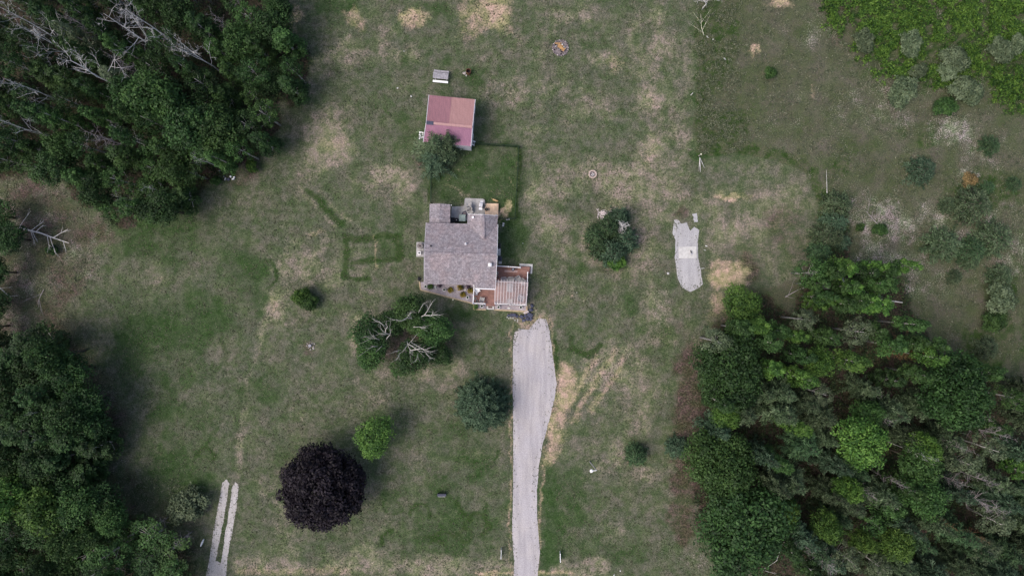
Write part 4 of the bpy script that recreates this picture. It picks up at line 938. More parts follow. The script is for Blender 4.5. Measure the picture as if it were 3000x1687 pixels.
# right wood
RW = 'right wood'
POLY_R = [(2080, 1000), (2190, 900), (2290, 960), (2330, 900), (2350, 800), (2390, 740), (2470, 720), (2640, 800), (2660, 900), (2730, 990), (2790, 1060), (3060, 1110), (3060, 1740), (2480, 1740), (2330, 1640), (2250, 1640), (2150, 1500), (2060, 1290), (2090, 1190)]
BIG = [(2140, 1085, 108, 8.5, 'leaf_dark'), (2112, 1365, 106, 8.5, 'leaf_mid'), (2180, 1545, 142, 9.5, 'leaf_dark'), (2795, 1150, 104, 11, 'leaf_dark')]
av = [(a, b, r * .85) for a, b, r, h, m_ in BIG] + [(2175, 905, 55)]
for a, b, r, h, m_ in BIG: wood_tree(RW, 'big', m_, a, b, r, h)
for a, b, r, h, m_ in [(2520, 1290, 76, 10, 'leaf_bright'), (2690, 1350, 60, 10, 'leaf_mid'), (2700, 1450, 66, 10, 'leaf_mid'), (2620, 1590, 52, 9, 'leaf_lime'), (2130, 1215, 44, 7, 'leaf_bright'), (2300, 1490, 36, 8.5, 'leaf_lime'), (2480, 1430, 40, 9, 'leaf_lime'), (2420, 1540, 44, 9, 'leaf_bright'), (2395, 1060, 44, 9, 'leaf_bright'), (2540, 1210, 40, 8, 'leaf_mid'), (2700, 1310, 44, 10, 'leaf_lime'), (2520, 1580, 34, 9, 'leaf_lime')]: wood_tree(RW, 'broad', m_, a, b, r, h); av.append((a, b, r * .7))
pts, rng = scatter(POLY_R, 98, 50, 37, av)
for x, y in pts:
    u = rng.random(); north = y < 1120; east = x > 2780
    if north and u < .62: k, m_, r, h = 'slim', rng.choice(['leaf_bright', 'leaf_mid', 'leaf_mid', 'leaf_lime']), rng.uniform(26, 36), rng.uniform(8, 11)
    elif u < .66 + (.15 if east else 0): k, m_, r, h = 'pine', rng.choice(['needle_pine', 'needle_pine', 'needle_spruce', 'needle_dark']), rng.uniform(30, 46), rng.uniform(7, 11)
    elif u < .84: k, m_, r, h = 'tall', rng.choice(['leaf_dark', 'leaf_mid', 'leaf_bright']), rng.uniform(30, 42), rng.uniform(7.5, 10.5)
    else: k, m_, r, h = 'loose', rng.choice(['leaf_mid', 'leaf_silver']), rng.uniform(38, 52), rng.uniform(7, 10)
    wood_tree(RW, k, m_, x, y, r, h)
for a, b, r, h in [(2640, 1246, 30, 10), (2935, 1240, 34, 11), (3005, 1296, 44, 12), (2880, 1336, 34, 11), (2690, 1448, 30, 11), (2590, 1474, 36, 10), (2480, 1695, 50, 11), (2400, 1640, 40, 9), (2960, 1440, 40, 11), (2990, 1520, 50, 12), (2870, 1440, 36, 10), (2600, 1160, 30, 8)]: wood_tree(RW, 'bare', 'grey_wood', a, b, r * 1.2, h)
for a, b, r, h in [(2835, 1566, 30, 9), (2920, 1600, 34, 10), (2665, 1040, 30, 7)]: wood_tree(RW, 'bare', 'rust_wood', a, b, r * 1.2, h)
wood_tree(RW, 'bare', 'dead_wood', 2580, 855, 24, 6); wood_tree(RW, 'bare', 'dead_wood', 2735, 1348, 22, 11)
wood_tree(RW, 'pine', 'leaf_rust', 2680, 1020, 34, 7)
# poplars of the little grove north of the right wood
GR = 'grove below the meadow'
for a, b, r, h, m_ in [(2440, 800, 40, 9, 'leaf_mid'), (2480, 790, 36, 9, 'leaf_bright'), (2400, 830, 36, 8, 'leaf_mid'), (2490, 845, 40, 9, 'leaf_bright'), (2540, 800, 36, 9, 'leaf_dark'), (2600, 795, 36, 10, 'leaf_mid'), (2650, 780, 34, 11, 'leaf_bright'), (2540, 885, 42, 9, 'leaf_bright'), (2470, 890, 40, 9, 'leaf_mid'), (2680, 950, 40, 10, 'leaf_mid'), (2420, 870, 34, 8, 'leaf_dark'), (2340, 985, 34, 8, 'leaf_bright'), (2290, 970, 40, 7, 'leaf_mid'), (2740, 1010, 40, 9, 'leaf_mid'), (2560, 830, 30, 9, 'leaf_mid')]: wood_tree(GR, 'slim', m_, a, b, r * .68, h + .6)
# hedge line between mown lawn and meadow, meadow shrubs
MS = 'hedge beside the mown clearing'
for a, b, r, h, m_ in [(2450, 601, 40, 3.2, 'needle_pine'), (2444, 652, 36, 2.6, 'needle_spruce'), (2416, 690, 38, 2.8, 'needle_pine'), (2466, 710, 24, 2.0, 'needle_spruce'), (2400, 738, 32, 2.6, 'needle_dark'), (2440, 695, 30, 2.4, 'needle_pine')]: wood_tree(MS, 'bush_pine', m_, a, b, r * .9, h)
MW = 'meadow'
for a, b, r, h, m_, k in [(2532, 120, 34, 1.6, 'leaf_silver', 'shrub'), (2668, 128, 38, 1.7, 'leaf_silver', 'shrub'), (2796, 175, 44, 2.0, 'leaf_silver', 'shrub'), (2780, 205, 34, 1.6, 'leaf_silver', 'shrub'), (2932, 148, 38, 1.8, 'leaf_silver', 'shrub'), (2980, 130, 30, 1.6, 'leaf_silver', 'shrub'), (2644, 268, 46, 2.2, 'leaf_silver', 'shrub'), (2827, 264, 46, 2.2, 'leaf_silver', 'shrub'), (2850, 275, 34, 1.8, 'leaf_silver', 'shrub'), (2770, 312, 34, 1.6, 'leaf_mid', 'shrub'), (2256, 213, 19, 1.2, 'leaf_mid', 'shrub'), (2900, 427, 29, 1.6, 'needle_dark', 'bush_pine'), (2699, 501, 42, 2.2, 'needle_spruce', 'bush_pine'), (2840, 526, 24, 1.3, 'leaf_rust', 'shrub'), (2893, 550, 20, 1.2, 'needle_dark', 'bush_pine'), (2970, 540, 22, 1.4, 'needle_dark', 'bush_pine'), (2846, 601, 58, 2.8, 'needle_pine', 'bush_pine'), (2775, 601, 24, 1.4, 'needle_pine', 'bush_pine'), (2761, 717, 52, 2.4, 'needle_pine', 'bush_pine'), (2846, 733, 42, 2.2, 'needle_dark', 'bush_pine'), (2908, 698, 54, 2.6, 'needle_pine', 'bush_pine'), (2928, 810, 36, 2.2, 'needle_pine', 'bush_pine'), (2931, 875, 48, 2.6, 'leaf_silver', 'shrub'), (2912, 942, 36, 2.0, 'leaf_mid', 'shrub'), (2796, 812, 22, 1.2, 'needle_pine', 'bush_pine'), (2578, 673, 22, 1.2, 'leaf_mid', 'shrub'), (2520, 666, 14, .8, 'leaf_mid', 'shrub'), (2690, 210, 26, 1.4, 'leaf_silver', 'shrub'), (2890, 1020, 34, 1.8, 'needle_pine', 'bush_pine'), (2840, 760, 30, 1.6, 'needle_pine', 'bush_pine')]: wood_tree(MW, k, m_, a, b, r * (.86 if k == 'bush_pine' else .95), h)
finish_labels()

# trees standing on their own on the lawn
plant('shrub', 'leaf_bright', 882, 868, 26, 2.2, 'small bright green bush alone on the west lawn', None, 0)
plant('shrub', 'leaf_mid', 906, 886, 26, 2.0, 'darker green bush touching the bright one on the west lawn', None, 1)
plant('broad', 'leaf_bright', 1093, 1278, 60, 5.5, 'round bright green tree just above the dark purple tree', None, 2)
plant('bush_pine', 'needle_dark', 1864, 1332, 28, 2.6, 'small round evergreen right of the driveway, left of a pair', None, 0)
plant('bush_pine', 'needle_spruce', 1984, 1310, 28, 2.6, 'small blue green evergreen by the edge of the right wood', None, 1)
plant('broad', 'leaf_bright', 2175, 900, 62, 5.0, 'bright green round tree at the top corner of the right wood', None, 1)
plant('shrub', 'leaf_bright', 656, 482, 13, 1.3, 'little bright bush above the white rubbish at the wood edge', None, 2)
plant('shrub', 'leaf_bright', 737, 486, 19, 1.8, 'leafy bush right of the white rubbish at the wood edge', None, 0)
plant('shrub', 'leaf_mid', 632, 530, 15, 1.2, 'small weedy bush left of the white rubbish at the wood edge', None, 1)
plant('shrub', 'leaf_dark', 152, 732, 17, 1.2, 'small dark bush on the bare ground near the left photo edge', None, 1)
plant('shrub', 'leaf_silver', 548, 1480, 56, 2.6, 'silvery spreading shrub left of the twin gravel track', None, 0)
# spruce beside the driveway
V, T, mbx = conifer(301, 3.05, 5.6, .1, .22, .42, 6.5, .05, .10, .55, .34, 10, 16)
def one_tree(name, V, T, mat, mbx, tmat, loc, label, cat='tree', group=None):
    o = empty(name, loc, label, cat, group)
    c_ = bpy.data.objects.new('crown', quad_mesh('crown', V, T, M[mat])); C.objects.link(c_); c_.parent = o
    if mbx is not None:
        t_ = bpy.data.objects.new('trunk', lib_mesh(mbx, 'trunk', M[tmat])); C.objects.link(t_); t_.parent = o
    return o
one_tree('spruce_tree', V, T, 'needle_spruce', mbx, 'bark', W(1411, 1185, 1.2) * Vector((1, 1, 0)) if False else Vector((W(1411, 1185, 1.2).x, W(1411, 1185, 1.2).y, 0)), 'large round blue green spruce beside the left edge of the driveway')
# copper maple
V, T, pts_ = broad_crown(311, 5.05, 0.6, 8.2, 230, 120, .34, .16, 1.0, .12)
rs = np.random.RandomState(312)
q = W(945, 1424, 4.0)
one_tree('copper_tree', V, T, 'leaf_copper', trunk_mb(pts_[:20], .3, 7, rs), 'bark', Vector((q.x, q.y, 0)), 'big round tree with blackish purple leaves on the front lawn')
# birch group with bleached dead limbs west of the deck
BG = 'birch clump in front of the house'
def birch(px, py, rpx, h, mat, var, label, limbs):
    o = plant('loose' if False else 'broad', mat, px, py, rpx, h, label, BG, var, rot=0.0); o.name = 'birch_tree'
    mbx = MB()
    for pl in limbs:
        P_ = [Vector(W(x, y, z)) for x, y, z in pl]; n = len(P_)
        lr = random.Random(int(px) + n)
        for i_ in range(1, n):
            for _ in range(2):
                a_ = P_[i_ - 1].lerp(P_[i_], lr.random()); d_ = (P_[i_] - P_[i_ - 1]).normalized() + Vector((lr.uniform(-1, 1), lr.uniform(-1, 1), lr.uniform(-.2, .5))) * .8
                L_ = lr.uniform(.35, .9); mbx.tube([a_, a_ + d_ * L_ * .5, a_ + d_ * L_ + Vector((lr.uniform(-.1, .1), lr.uniform(-.1, .1), .05))], [.015, .011, .006], 4)
        mbx.tube(P_, [(.06 if len(pl) > 3 else .035) * (1 - .72 * k / (n - 1)) for k in range(n)], 6)
    me_ = lib_mesh(mbx, 'dead_limb', M['birch_bark'])
    inv = Matrix.LocRotScale(o.location, o.rotation_euler, o.scale).inverted()
    me_.transform(inv)
    l_ = bpy.data.objects.new('dead_limb', me_); C.objects.link(l_); l_.parent = o
    return o
Zs = lambda x, y, z: (1020 + x / 6.3, 860 + y / 6.3, z)
birch(1086, 978, 58, 6.6, 'leaf_dark', 0, 'leafy birch with a bleached dead top, left in the birch clump', [
    [Zs(700, 865, 4.6), Zs(720, 815, 5.6), Zs(775, 755, 6.4), Zs(735, 745, 6.8), Zs(690, 725, 7.1), Zs(640, 690, 7.4), Zs(605, 645, 7.6)],
    [Zs(690, 725, 7.1), Zs(690, 665, 7.5), Zs(728, 610, 7.7), Zs(690, 555, 7.9)], [Zs(735, 745, 6.8), Zs(650, 745, 7.1), Zs(555, 735, 7.3)],
    [Zs(775, 755, 6.4), Zs(785, 700, 7.0), Zs(765, 620, 7.2)], [Zs(670, 600, 6.8), Zs(590, 530, 7.1), Zs(520, 510, 7.2), Zs(445, 460, 7.4)],
    [Zs(580, 850, 6.4), Zs(500, 825, 6.7), Zs(390, 828, 6.8)], [Zs(500, 825, 6.7), Zs(465, 790, 6.9), Zs(430, 770, 7)], [Zs(625, 965, 6), Zs(560, 1020, 6.3)], [Zs(545, 970, 6), Zs(450, 980, 6.3), Zs(395, 1005, 6.4)]])
birch(1205, 918, 58, 6.6, 'leaf_mid', 1, 'leafy birch nearest the stone bed in the birch clump', [
    [Zs(1245, 465, 5.2), Zs(1150, 455, 5.8), Zs(1090, 440, 6.4), Zs(1030, 480, 6.6), Zs(970, 512, 6.8), Zs(890, 480, 6.9), Zs(810, 492, 7.0)],
    [Zs(1090, 440, 6.4), Zs(1120, 400, 6.8), Zs(1150, 350, 7.2)], [Zs(1175, 468, 6.2), Zs(1120, 410, 6.6), Zs(1070, 380, 7)],
    [Zs(1315, 445, 5.6), Zs(1410, 395, 6.1), Zs(1470, 310, 6.5), Zs(1520, 210, 6.8), Zs(1568, 135, 7.0)], [Zs(1410, 400, 6.1), Zs(1530, 405, 6.5), Zs(1640, 385, 6.8), Zs(1695, 400, 6.9)], [Zs(1530, 405, 6.5), Zs(1580, 340, 6.8)], [Zs(1470, 310, 6.5), Zs(1472, 235, 6.8)],
    [Zs(1297, 355, 6), Zs(1345, 260, 6.4), Zs(1390, 175, 6.8)]])
birch(1265, 965, 56, 6.2, 'leaf_mid', 2, 'leafy birch at the right of the birch clump, thin pale twigs', [[Zs(1195, 618, 6), Zs(1330, 615, 6.2), Zs(1480, 632, 6.3)], [Zs(1340, 640, 6), Zs(1430, 630, 6.3)]])
birch(1212, 1040, 54, 6.2, 'leaf_dark', 3, 'leafy birch with long white dead branches at the bottom of the birch clump', [
    [Zs(1090, 880, 5.4), Zs(1100, 940, 6), Zs(1130, 1010, 6.4), Zs(1160, 1045, 6.6), Zs(1205, 1075, 6.9)], [Zs(1160, 1045, 6.6), Zs(1330, 1015, 7), Zs(1410, 1030, 7.2), Zs(1500, 1005, 7.3)],
    [Zs(1110, 930, 6), Zs(1200, 980, 6.5), Zs(1290, 1045, 6.8), Zs(1395, 1080, 7.1)], [Zs(1170, 905, 5.6), Zs(1270, 960, 6.2), Zs(1370, 1015, 6.7), Zs(1415, 1060, 7)], [Zs(1415, 1040, 7), Zs(1490, 1060, 7.1), Zs(1570, 1085, 7.2)], [Zs(1430, 1095, 6.8), Zs(1490, 1160, 7), Zs(1535, 1220, 7.1)],
    [Zs(1120, 920, 5.7), Zs(1180, 860, 6.3), Zs(1255, 760, 6.8)], [Zs(1090, 950, 6), Zs(1030, 1030, 6.4), Zs(1000, 1090, 6.6)], [Zs(970, 1040, 6.2), Zs(890, 1060, 6.5), Zs(820, 1090, 6.7)], [Zs(955, 1095, 6), Zs(920, 1170, 6.3), Zs(875, 1240, 6.5)], [Zs(1140, 1045, 6.5), Zs(1140, 1110, 6.7)], [Zs(1290, 1100, 6), Zs(1270, 1190, 6.4), Zs(1230, 1270, 6.5)]])
plant('broad', 'leaf_dark', 1150, 945, 42, 5.6, 'dark leafy tree in the middle of the birch clump', BG, 1)
plant('broad', 'leaf_mid', 1085, 1038, 46, 5.0, 'leafy tree at the lower left of the birch clump', BG, 3)
plant('broad', 'leaf_dark', 1285, 1035, 40, 4.2, 'small leafy tree at the lower right end of the birch clump', BG, 2)
plant('loose', 'leaf_mid', 1165, 1082, 28, 4.2, 'thin open sapling below the birch clump', BG, 0)
# spruce cluster with a dead top east of the house
SP = 'spruce cluster east of the house'
for px, py, r, h, m_, lb in [(1748, 690, 26, 3.6, 'needle_dark', 'left spruce of the tight cluster on the east lawn'), (1812, 640, 26, 4.4, 'needle_spruce', 'top spruce of the tight cluster on the east lawn'), (1830, 705, 30, 4.6, 'needle_spruce', 'bluest spruce on the right of the tight cluster on the east lawn'), (1790, 735, 32, 5.0, 'needle_spruce', 'tallest spruce in the middle of the tight cluster on the east lawn'), (1760, 725, 26, 3.6, 'needle_dark', 'dark spruce at the lower left of the tight cluster on the east lawn'), (1780, 672, 28, 4.2, 'needle_dark', 'dark spruce in the upper middle of the tight cluster on the east lawn')]:
    plant('bush_pine', m_, px, py, r * 1.14, h, lb, SP); C.objects[-1]
plant('shrub', 'leaf_bright', 1806, 768, 26, 2.0, 'low bright green shrub at the foot of the spruce cluster', SP, 1)
db = bare_tree(321, 4.6, 1.2, .07, 3, up=.5, curve=.3, nmain=26, first=.45)
o = empty('dead_spruce', Vector((W(1825, 665, 4).x, W(1825, 665, 4).y, 0)), 'bleached dead spruce top poking out of the spruce cluster', 'tree', SP)
t_ = bpy.data.objects.new('trunk', lib_mesh(db, 'trunk', M['dead_wood'])); C.objects.link(t_); t_.parent = o
# loose pine beside the shed
for i, (px, py, r, h, lb) in enumerate([(1280, 432, 46, 5.0, 'loose grey green pine leaning over the roof edge of the red shed'), (1272, 470, 34, 4.0, 'lower grey green pine just below the red shed'), (1318, 418, 28, 5.5, 'slender grey green pine in front of the red shed wall')]):
    plant('pine', 'needle_pine' if i != 1 else 'needle_spruce', px, py, r * 1.2, h, lb, 'pines by the red shed', i)

# ------------------------------------------------------------------ stuff: bracken, undergrowth, meadow weeds
def stuff(name, V, T, mat, label):
    o = bpy.data.objects.new(name, quad_mesh(name, V, T, M[mat])); C.objects.link(o); tag(o, kind='stuff'); o['label'] = label; return o
def fronds(poly, n, seed, zlo, zhi, leaf, nleaf, spread, warp=0.0, dens=None):
    rs = np.random.RandomState(seed); xs = [q[0] for q in poly]; ys = [q[1] for q in poly]; cs = []
    k = 0
    while len(cs) < n and k < n * 40:
        k += 1; x, y = rs.uniform(min(xs), max(xs)), rs.uniform(min(ys), max(ys))
        if not pip(x, y, poly): continue
        if dens is not None and rs.rand() > dens(x, y): continue
        b = W(x, y); cs.append((b.x, b.y))
    cs = np.array(cs); m_ = len(cs)
    P = np.repeat(np.concatenate([cs, np.zeros((m_, 1))], axis=1), nleaf, 0); tn = np.repeat(.2 + .6 * rs.rand(m_), nleaf)
    a = rs.rand(len(P)) * 6.283; r = spread * np.sqrt(rs.rand(len(P)))
    top = np.repeat(zlo + (zhi - zlo) * rs.rand(m_), nleaf)
    P[:, 0] += np.cos(a) * r; P[:, 1] += np.sin(a) * r; P[:, 2] += top * (1 - .55 * (r / spread) ** 2) * (.6 + .4 * rs.rand(len(P)))
    Dd = np.stack([np.cos(a), np.sin(a), -.25 + 0 * a], axis=1); N = norm(np.array([0, 0, 1.0]) + rs.normal(size=P.shape) * .4)
    return leaves(P, N, leaf * (.6 + .8 * rs.rand(len(P))), .42, rs, Dd), np.clip(tn + rs.normal(size=len(P)) * .15, 0, 1)
gn = lambda x, y, s, sd: float(fbm(np.array([[x]]), np.array([[y]]), s, sd, 3)[0, 0])
FERN = [(2380, -60), (3060, -60), (3060, 340), (2940, 330), (2880, 290), (2840, 262), (2760, 255), (2690, 285), (2590, 255), (2530, 210), (2475, 120), (2395, 80)]
FERN_IN = [W(x, y) for x, y in [(2410, -60), (3100, -60), (3100, 290), (2960, 290), (2890, 255), (2860, 215), (2760, 212), (2690, 240), (2605, 212), (2545, 160), (2500, 95), (2425, 50)]]
FERN_INP = [(q.x, q.y) for q in FERN_IN]
V, T = fronds(FERN, 3600, 401, .25, .95, .27, 16, .36, dens=lambda x, y: min(1, max(.03, (gn(x / 24, y / 24, .9, 9) - .38) * 6)) * (1 if x < 2865 or x > 2900 else .2) * (1 if pip(W(x, y).x, W(x, y).y, FERN_INP) else .28))
stuff('bracken', V, T, 'fern', 'bright green bracken covering the top right corner of the meadow')
VV, TT = [], []
toP = lambda poly: [(x * OV, y * OV) for x, y in poly]
clipp = lambda poly: [(max(-80, min(3080, x)), max(-80, min(1760, y))) for x, y in toP(poly)]
for wd_, n, sd in ((WOOD_UL, 2600, 411), (WOOD_BL, 1300, 412), (WOOD_R, 3400, 413)):
    V, T = fronds(clipp(wd_), n, sd, .2, 1.1, .26, 14, .5); VV.append(V); TT.append(T)
stuff('undergrowth', np.concatenate(VV), np.concatenate(TT), 'under', 'dark low undergrowth on the floor of the woods')
VV, TT = [], []
for poly, n, sd, zl, zh in (([(2035, -40), (3060, -40), (3060, 1080), (2720, 1000), (2640, 800), (2400, 700), (2410, 560), (2350, 500), (2250, 455), (2150, 450), (2045, 465)], 5200, 421, .08, .3), ([(2038, 0), (2150, 0), (2180, 440), (2045, 460)], 900, 422, .12, .35), ([(-40, 500), (230, 560), (300, 700), (240, 900), (330, 1090), (370, 1300), (300, 1350), (-40, 1010)], 800, 423, .08, .3), ([(330, 1380), (600, 1420), (600, 1687), (560, 1687), (420, 1540)], 500, 424, .15, .5)):
    V, T = fronds(poly, n, sd, zl, zh, .16, 7, .24, dens=lambda x, y: .25 + .75 * (gn(x / 24, y / 24, .5, 19) > .5)); VV.append(V); TT.append(T)
stuff('meadow_weeds', np.concatenate(VV), np.concatenate(TT), 'weed', 'rough weeds and tall grass tufts of the unmown meadow')

M['tuft'] = leafmat('tuft', (0.052, 0.068, 0.034), (0.092, 0.106, 0.058), (0.155, 0.155, 0.105), 0.1)
rs = np.random.RandomState(441); n_ = 60000
tx, ty = rs.uniform(-62, 24, n_), rs.uniform(-36, 36, n_)
pxx, pyy = (tx * S + 1500) / OV, (843.5 - ty * S) / OV
ok = (fbm(tx, ty, .5, 451, 4) + rs.rand(n_) * .35) > .62
for wd_ in (WOOD_UL, WOOD_BL, WOOD_R): ok &= ~inside(pxx, pyy, wd_)
for bx0, by0, bx1, by1 in ((1060, 500, 1345, 790), (1060, 235, 1200, 365), (1282, 800, 1400, 1500), (1690, 540, 1775, 740), (500, 1190, 610, 1500), (1385, 895, 1470, 1190), (770, 320, 890, 430), (1780, 640, 1900, 750)): ok &= ~((pxx > bx0) & (pxx < bx1) & (pyy > by0) & (pyy < by1))
tx, ty = tx[ok], ty[ok]; P = np.repeat(np.stack([tx, ty, 0 * tx], axis=1), 4, 0); a = rs.rand(len(P)) * 6.283
Dd = np.stack([np.cos(a), np.sin(a), .6 + 0 * a], axis=1); P = P + Dd * np.array([.06, .06, .05]) * rs.rand(len(P), 1) + np.array([0, 0, .01])
tn = np.clip(np.repeat(rs.rand(len(tx)), 4) * .8 + rs.rand(len(P)) * .2, 0, 1)
stuff('lawn_tufts', leaves(P, norm(np.array([0, 0, 1.0]) + rs.normal(size=P.shape) * .5), .15 * (.5 + rs.rand(len(P))), .42, rs, Dd), tn, 'tuft', 'coarse grass tufts and weeds scattered over the mown lawn')
rs = np.random.RandomState(431); E = []
for pts_, n_, sd_ in ((left, 260, .3), (right[1:], 300, .36), ([(2046, 690), (2048, 760), (2060, 830), (2020, 856), (1994, 840), (1980, 760), (1974, 690), (1984, 640)], 220, .3), ([(648, 1420), (628, 1540), (602, 1690)], 170, .2), ([(700, 1420), (684, 1560), (664, 1690)], 170, .2), ([(676, 1420), (656, 1550), (638, 1640)], 200, .14)):
    for k in range(n_):
        i = rs.randint(len(pts_) - 1); t = rs.rand(); q = W(*pts_[i]).lerp(W(*pts_[i + 1]), t); E.append((q.x + rs.normal() * sd_, q.y + rs.normal() * sd_, 0.0))
E = np.repeat(np.array(E), 6, 0); a = rs.rand(len(E)) * 6.283; Dd = np.stack([np.cos(a), np.sin(a), .5 + 0 * a], axis=1)
E = E + Dd * np.array([.07, .07, .06]) * rs.rand(len(E), 1) + np.array([0, 0, .015])
stuff('edge_grass', leaves(E, norm(np.array([0, 0, 1.0]) + rs.normal(size=E.shape) * .4), .10 * (.5 + rs.rand(len(E))), .4, rs, Dd), rs.rand(len(E)) * .6 + .3, 'weed', 'ragged grass creeping over the edges of driveway and gravel')

# ------------------------------------------------------------------ red shed
SH = W(1315, 352); shed = empty('shed', Vector((SH.x, SH.y, 0)), 'shed with a red and purple metal roof above the fenced yard', 'shed')
SR, SEV = 3.9, 3.1
sNW, sNE = W(1257.4, 279.0, SEV), W(1391.5, 292.0, SEV); sRW, sRE = W(1249.0, 360.0, SR), W(1383.5, 372.5, SR); sSW, sSE = W(1240.5, 416.5, SEV), W(1379.0, 429.0, SEV)
def corrugated(a0, a1, b0, b1, t0, t1, n):
    """ribbed sheet between the edge a0-a1 (top) and b0-b1 (bottom)"""
    m_ = MB(); prev = None; k = 0
    for i in range(n * 4 + 1):
        t = t0 + (t1 - t0) * i / (n * 4); up_ = Vector((0, 0, .035 if i % 4 in (1, 2) else 0))
        m_.v.append(tuple(a0 + (a1 - a0) * t + up_)); m_.v.append(tuple(b0 + (b1 - b0) * t + up_))
        if i: m_.f.append((2 * i - 2, 2 * i - 1, 2 * i + 1, 2 * i))
    return m_
eps = Vector((0, 0, .03))
corrugated(sRW, sRE, sNW, sNE, 0, .5, 20).build('roof', M['roof_mauve'], shed)['label'] = 'mauve left half of the upper roof slope'
corrugated(sRW + eps, sRE + eps, sNW + eps, sNE + eps, .495, 1, 20).build('roof', M['roof_salmon'], shed)['label'] = 'salmon right half of the upper roof slope'
corrugated(sRW, sRE, sSW, sSE, 0, 1, 40).build('roof', M['roof_purple'], shed)['label'] = 'purple lower roof slope'
rd = sRE - sRW
MB().bar(sRW + Vector((0, 0, .05)), sRW + rd * .16 + Vector((0, 0, .05)), .42, .05).build('ridge_cap', M['slate'], shed)
MB().bar(sRW + rd * .16 + Vector((0, 0, .06)), sRE + Vector((0, 0, .06)), .30, .05).build('ridge_cap', M['roof_salmon'], shed)
mw = MB()
wl = [Vector((q.x, q.y, 0)) for q in (sNW, sNE, sSE, sSW)]
cc = sum(wl, Vector()) / 4; wl2 = [q + (cc - q).normalized() * .12 for q in wl]
mw.prism([(q.x, q.y) for q in wl2], 0, SEV - .06)
mwall = mw
gable(wl2[0] + Vector((0, 0, SEV - .07)), wl2[3] + Vector((0, 0, SEV - .07)), Vector((sRW.x + .1, sRW.y, SR - .06)))
gable(wl2[1] + Vector((0, 0, SEV - .07)), wl2[2] + Vector((0, 0, SEV - .07)), Vector((sRE.x - .1, sRE.y, SR - .06)))
mw.build('wall', M['siding'], shed)
MB().bar(sNW + Vector((-.03, 0, -.04)), sRW + Vector((-.03, 0, -.04)), .06, .14).bar(sRW + Vector((-.03, 0, -.04)), sSW + Vector((-.03, 0, -.04)), .06, .14).build('trim', M['siding'], shed)
MB().bar(sNE + Vector((.03, 0, -.04)), sRE + Vector((.03, 0, -.04)), .07, .16).bar(sRE + Vector((.03, 0, -.04)), sSE + Vector((.03, 0, -.04)), .07, .16).build('trim', M['siding'], shed)
dv = (wl2[2] - wl2[1]).normalized()
for t, wdt, hh, zz, nm in ((.3, .9, 1.0, 1.6, 'window'), (.72, 1.0, 2.0, 1.02, 'door')):
    q = wl2[1] + (wl2[2] - wl2[1]) * t; MB().box((q.x + .02, q.y, zz), (.08, wdt, hh), SA).build(nm, M['window' if nm == 'window' else 'white'], shed)
def stuffbox(name, px, py, wpx, dpx, z0, h, rz, mat, label, cat, group=None, bevel=.02):
    q = W(px, py, z0 + h); return MB().box((q.x, q.y, z0 + h / 2), (wpx / S, dpx / S, h), rz).thing(name, M[mat], label, cat, group, bevel=bevel)
# storage box with lid, frame table, folding chair by the shed
q = W(1238, 402); e = empty('storage_box', Vector((q.x, q.y, 0)), 'pale storage box with a dark slot at the lower left corner of the shed', 'box')
MB().box((q.x, q.y, .35), (.62, .95, .7), R(-10)).build('bin', M['grey_plastic'], e, bevel=.03); MB().box((q.x, q.y + .22, .73), (.66, .5, .06), R(-10)).build('lid', M['white'], e, bevel=.02); MB().box((q.x, q.y - .25, .73), (.66, .46, .06), R(-10)).build('lid', M['white'], e, bevel=.02)
MB().box((q.x + .45, q.y - .42, .2), (.62, .2, .4), R(-35)).build('tray', M['siding'], e, bevel=.03)
def table(px, py, wpx, dpx, h, rz, mat, leg, label, z0=0.0, name='table', group=None):
    q = W(px, py, z0 + h); e = empty(name, Vector((q.x, q.y, z0)), label, 'table', group)
    wd_, dp = wpx / S, dpx / S
    MB().box((q.x, q.y, z0 + h - .025), (wd_, dp, .05), rz).build('table_top', M[mat], e, bevel=.015)
    for sx in (-1, 1):
        for sy in (-1, 1):
            a = Vector((sx * (wd_ / 2 - .06), sy * (dp / 2 - .06), 0)); a.rotate(Matrix.Rotation(rz, 3, 'Z'))
            MB().box((q.x + a.x, q.y + a.y, z0 + (h - .05) / 2), (.05, .05, h - .05), rz).build('leg', M[leg], e)
    return e
table(1347, 433, 20, 10, .75, SA, 'white', 'steel', 'white folding table against the front wall of the shed')
def chair(px, py, rz, mat, label, z0=0.0, wdt=.6, dep=.62, group=None, name='patio_chair'):
    q = W(px, py, z0 + .4); e = empty(name, Vector((q.x, q.y, z0)), label, 'chair', group); Mx = Matrix.Translation(q * Vector((1, 1, 0)) if False else Vector((q.x, q.y, z0))) @ Matrix.Rotation(rz, 4, 'Z')
    def bx(c_, s_, nm, m_=mat, rx=0.0):
        b = MB(); p_ = Mx @ Vector(c_); b.box(p_, s_, rz, rx); return b.build(nm, M[m_], e, bevel=.01)
    bx((0, 0, .40), (wdt * .86, dep * .8, .05), 'seat')
    sl_ = MB()
    for k in range(5): sl_.box(Mx @ Vector(((k - 2) * wdt * .17, dep * .47, .72)), (wdt * .15, .035, .68), rz, R(-18))
    sl_.build('backrest', M[mat], e)
    for sx in (-1, 1):
        bx((sx * wdt * .46, 0, .60), (.09, dep * .95, .035), 'armrest')
        bx((sx * wdt * .45, -dep * .38, .29), (.05, .05, .58), 'leg'); bx((sx * wdt * .45, dep * .38, .29), (.05, .05, .58), 'leg')
    return e
chair(1386, 420, R(70), 'white', 'white chair at the lower right corner of the red shed', wdt=.5, dep=.5, name='garden_chair')
MB().rock(W(1346, 436), .55, .4, .25, random.Random(4)).thing('boulder', M['stone'], 'pale boulder on the grass in front of the shed wall', 'stone')
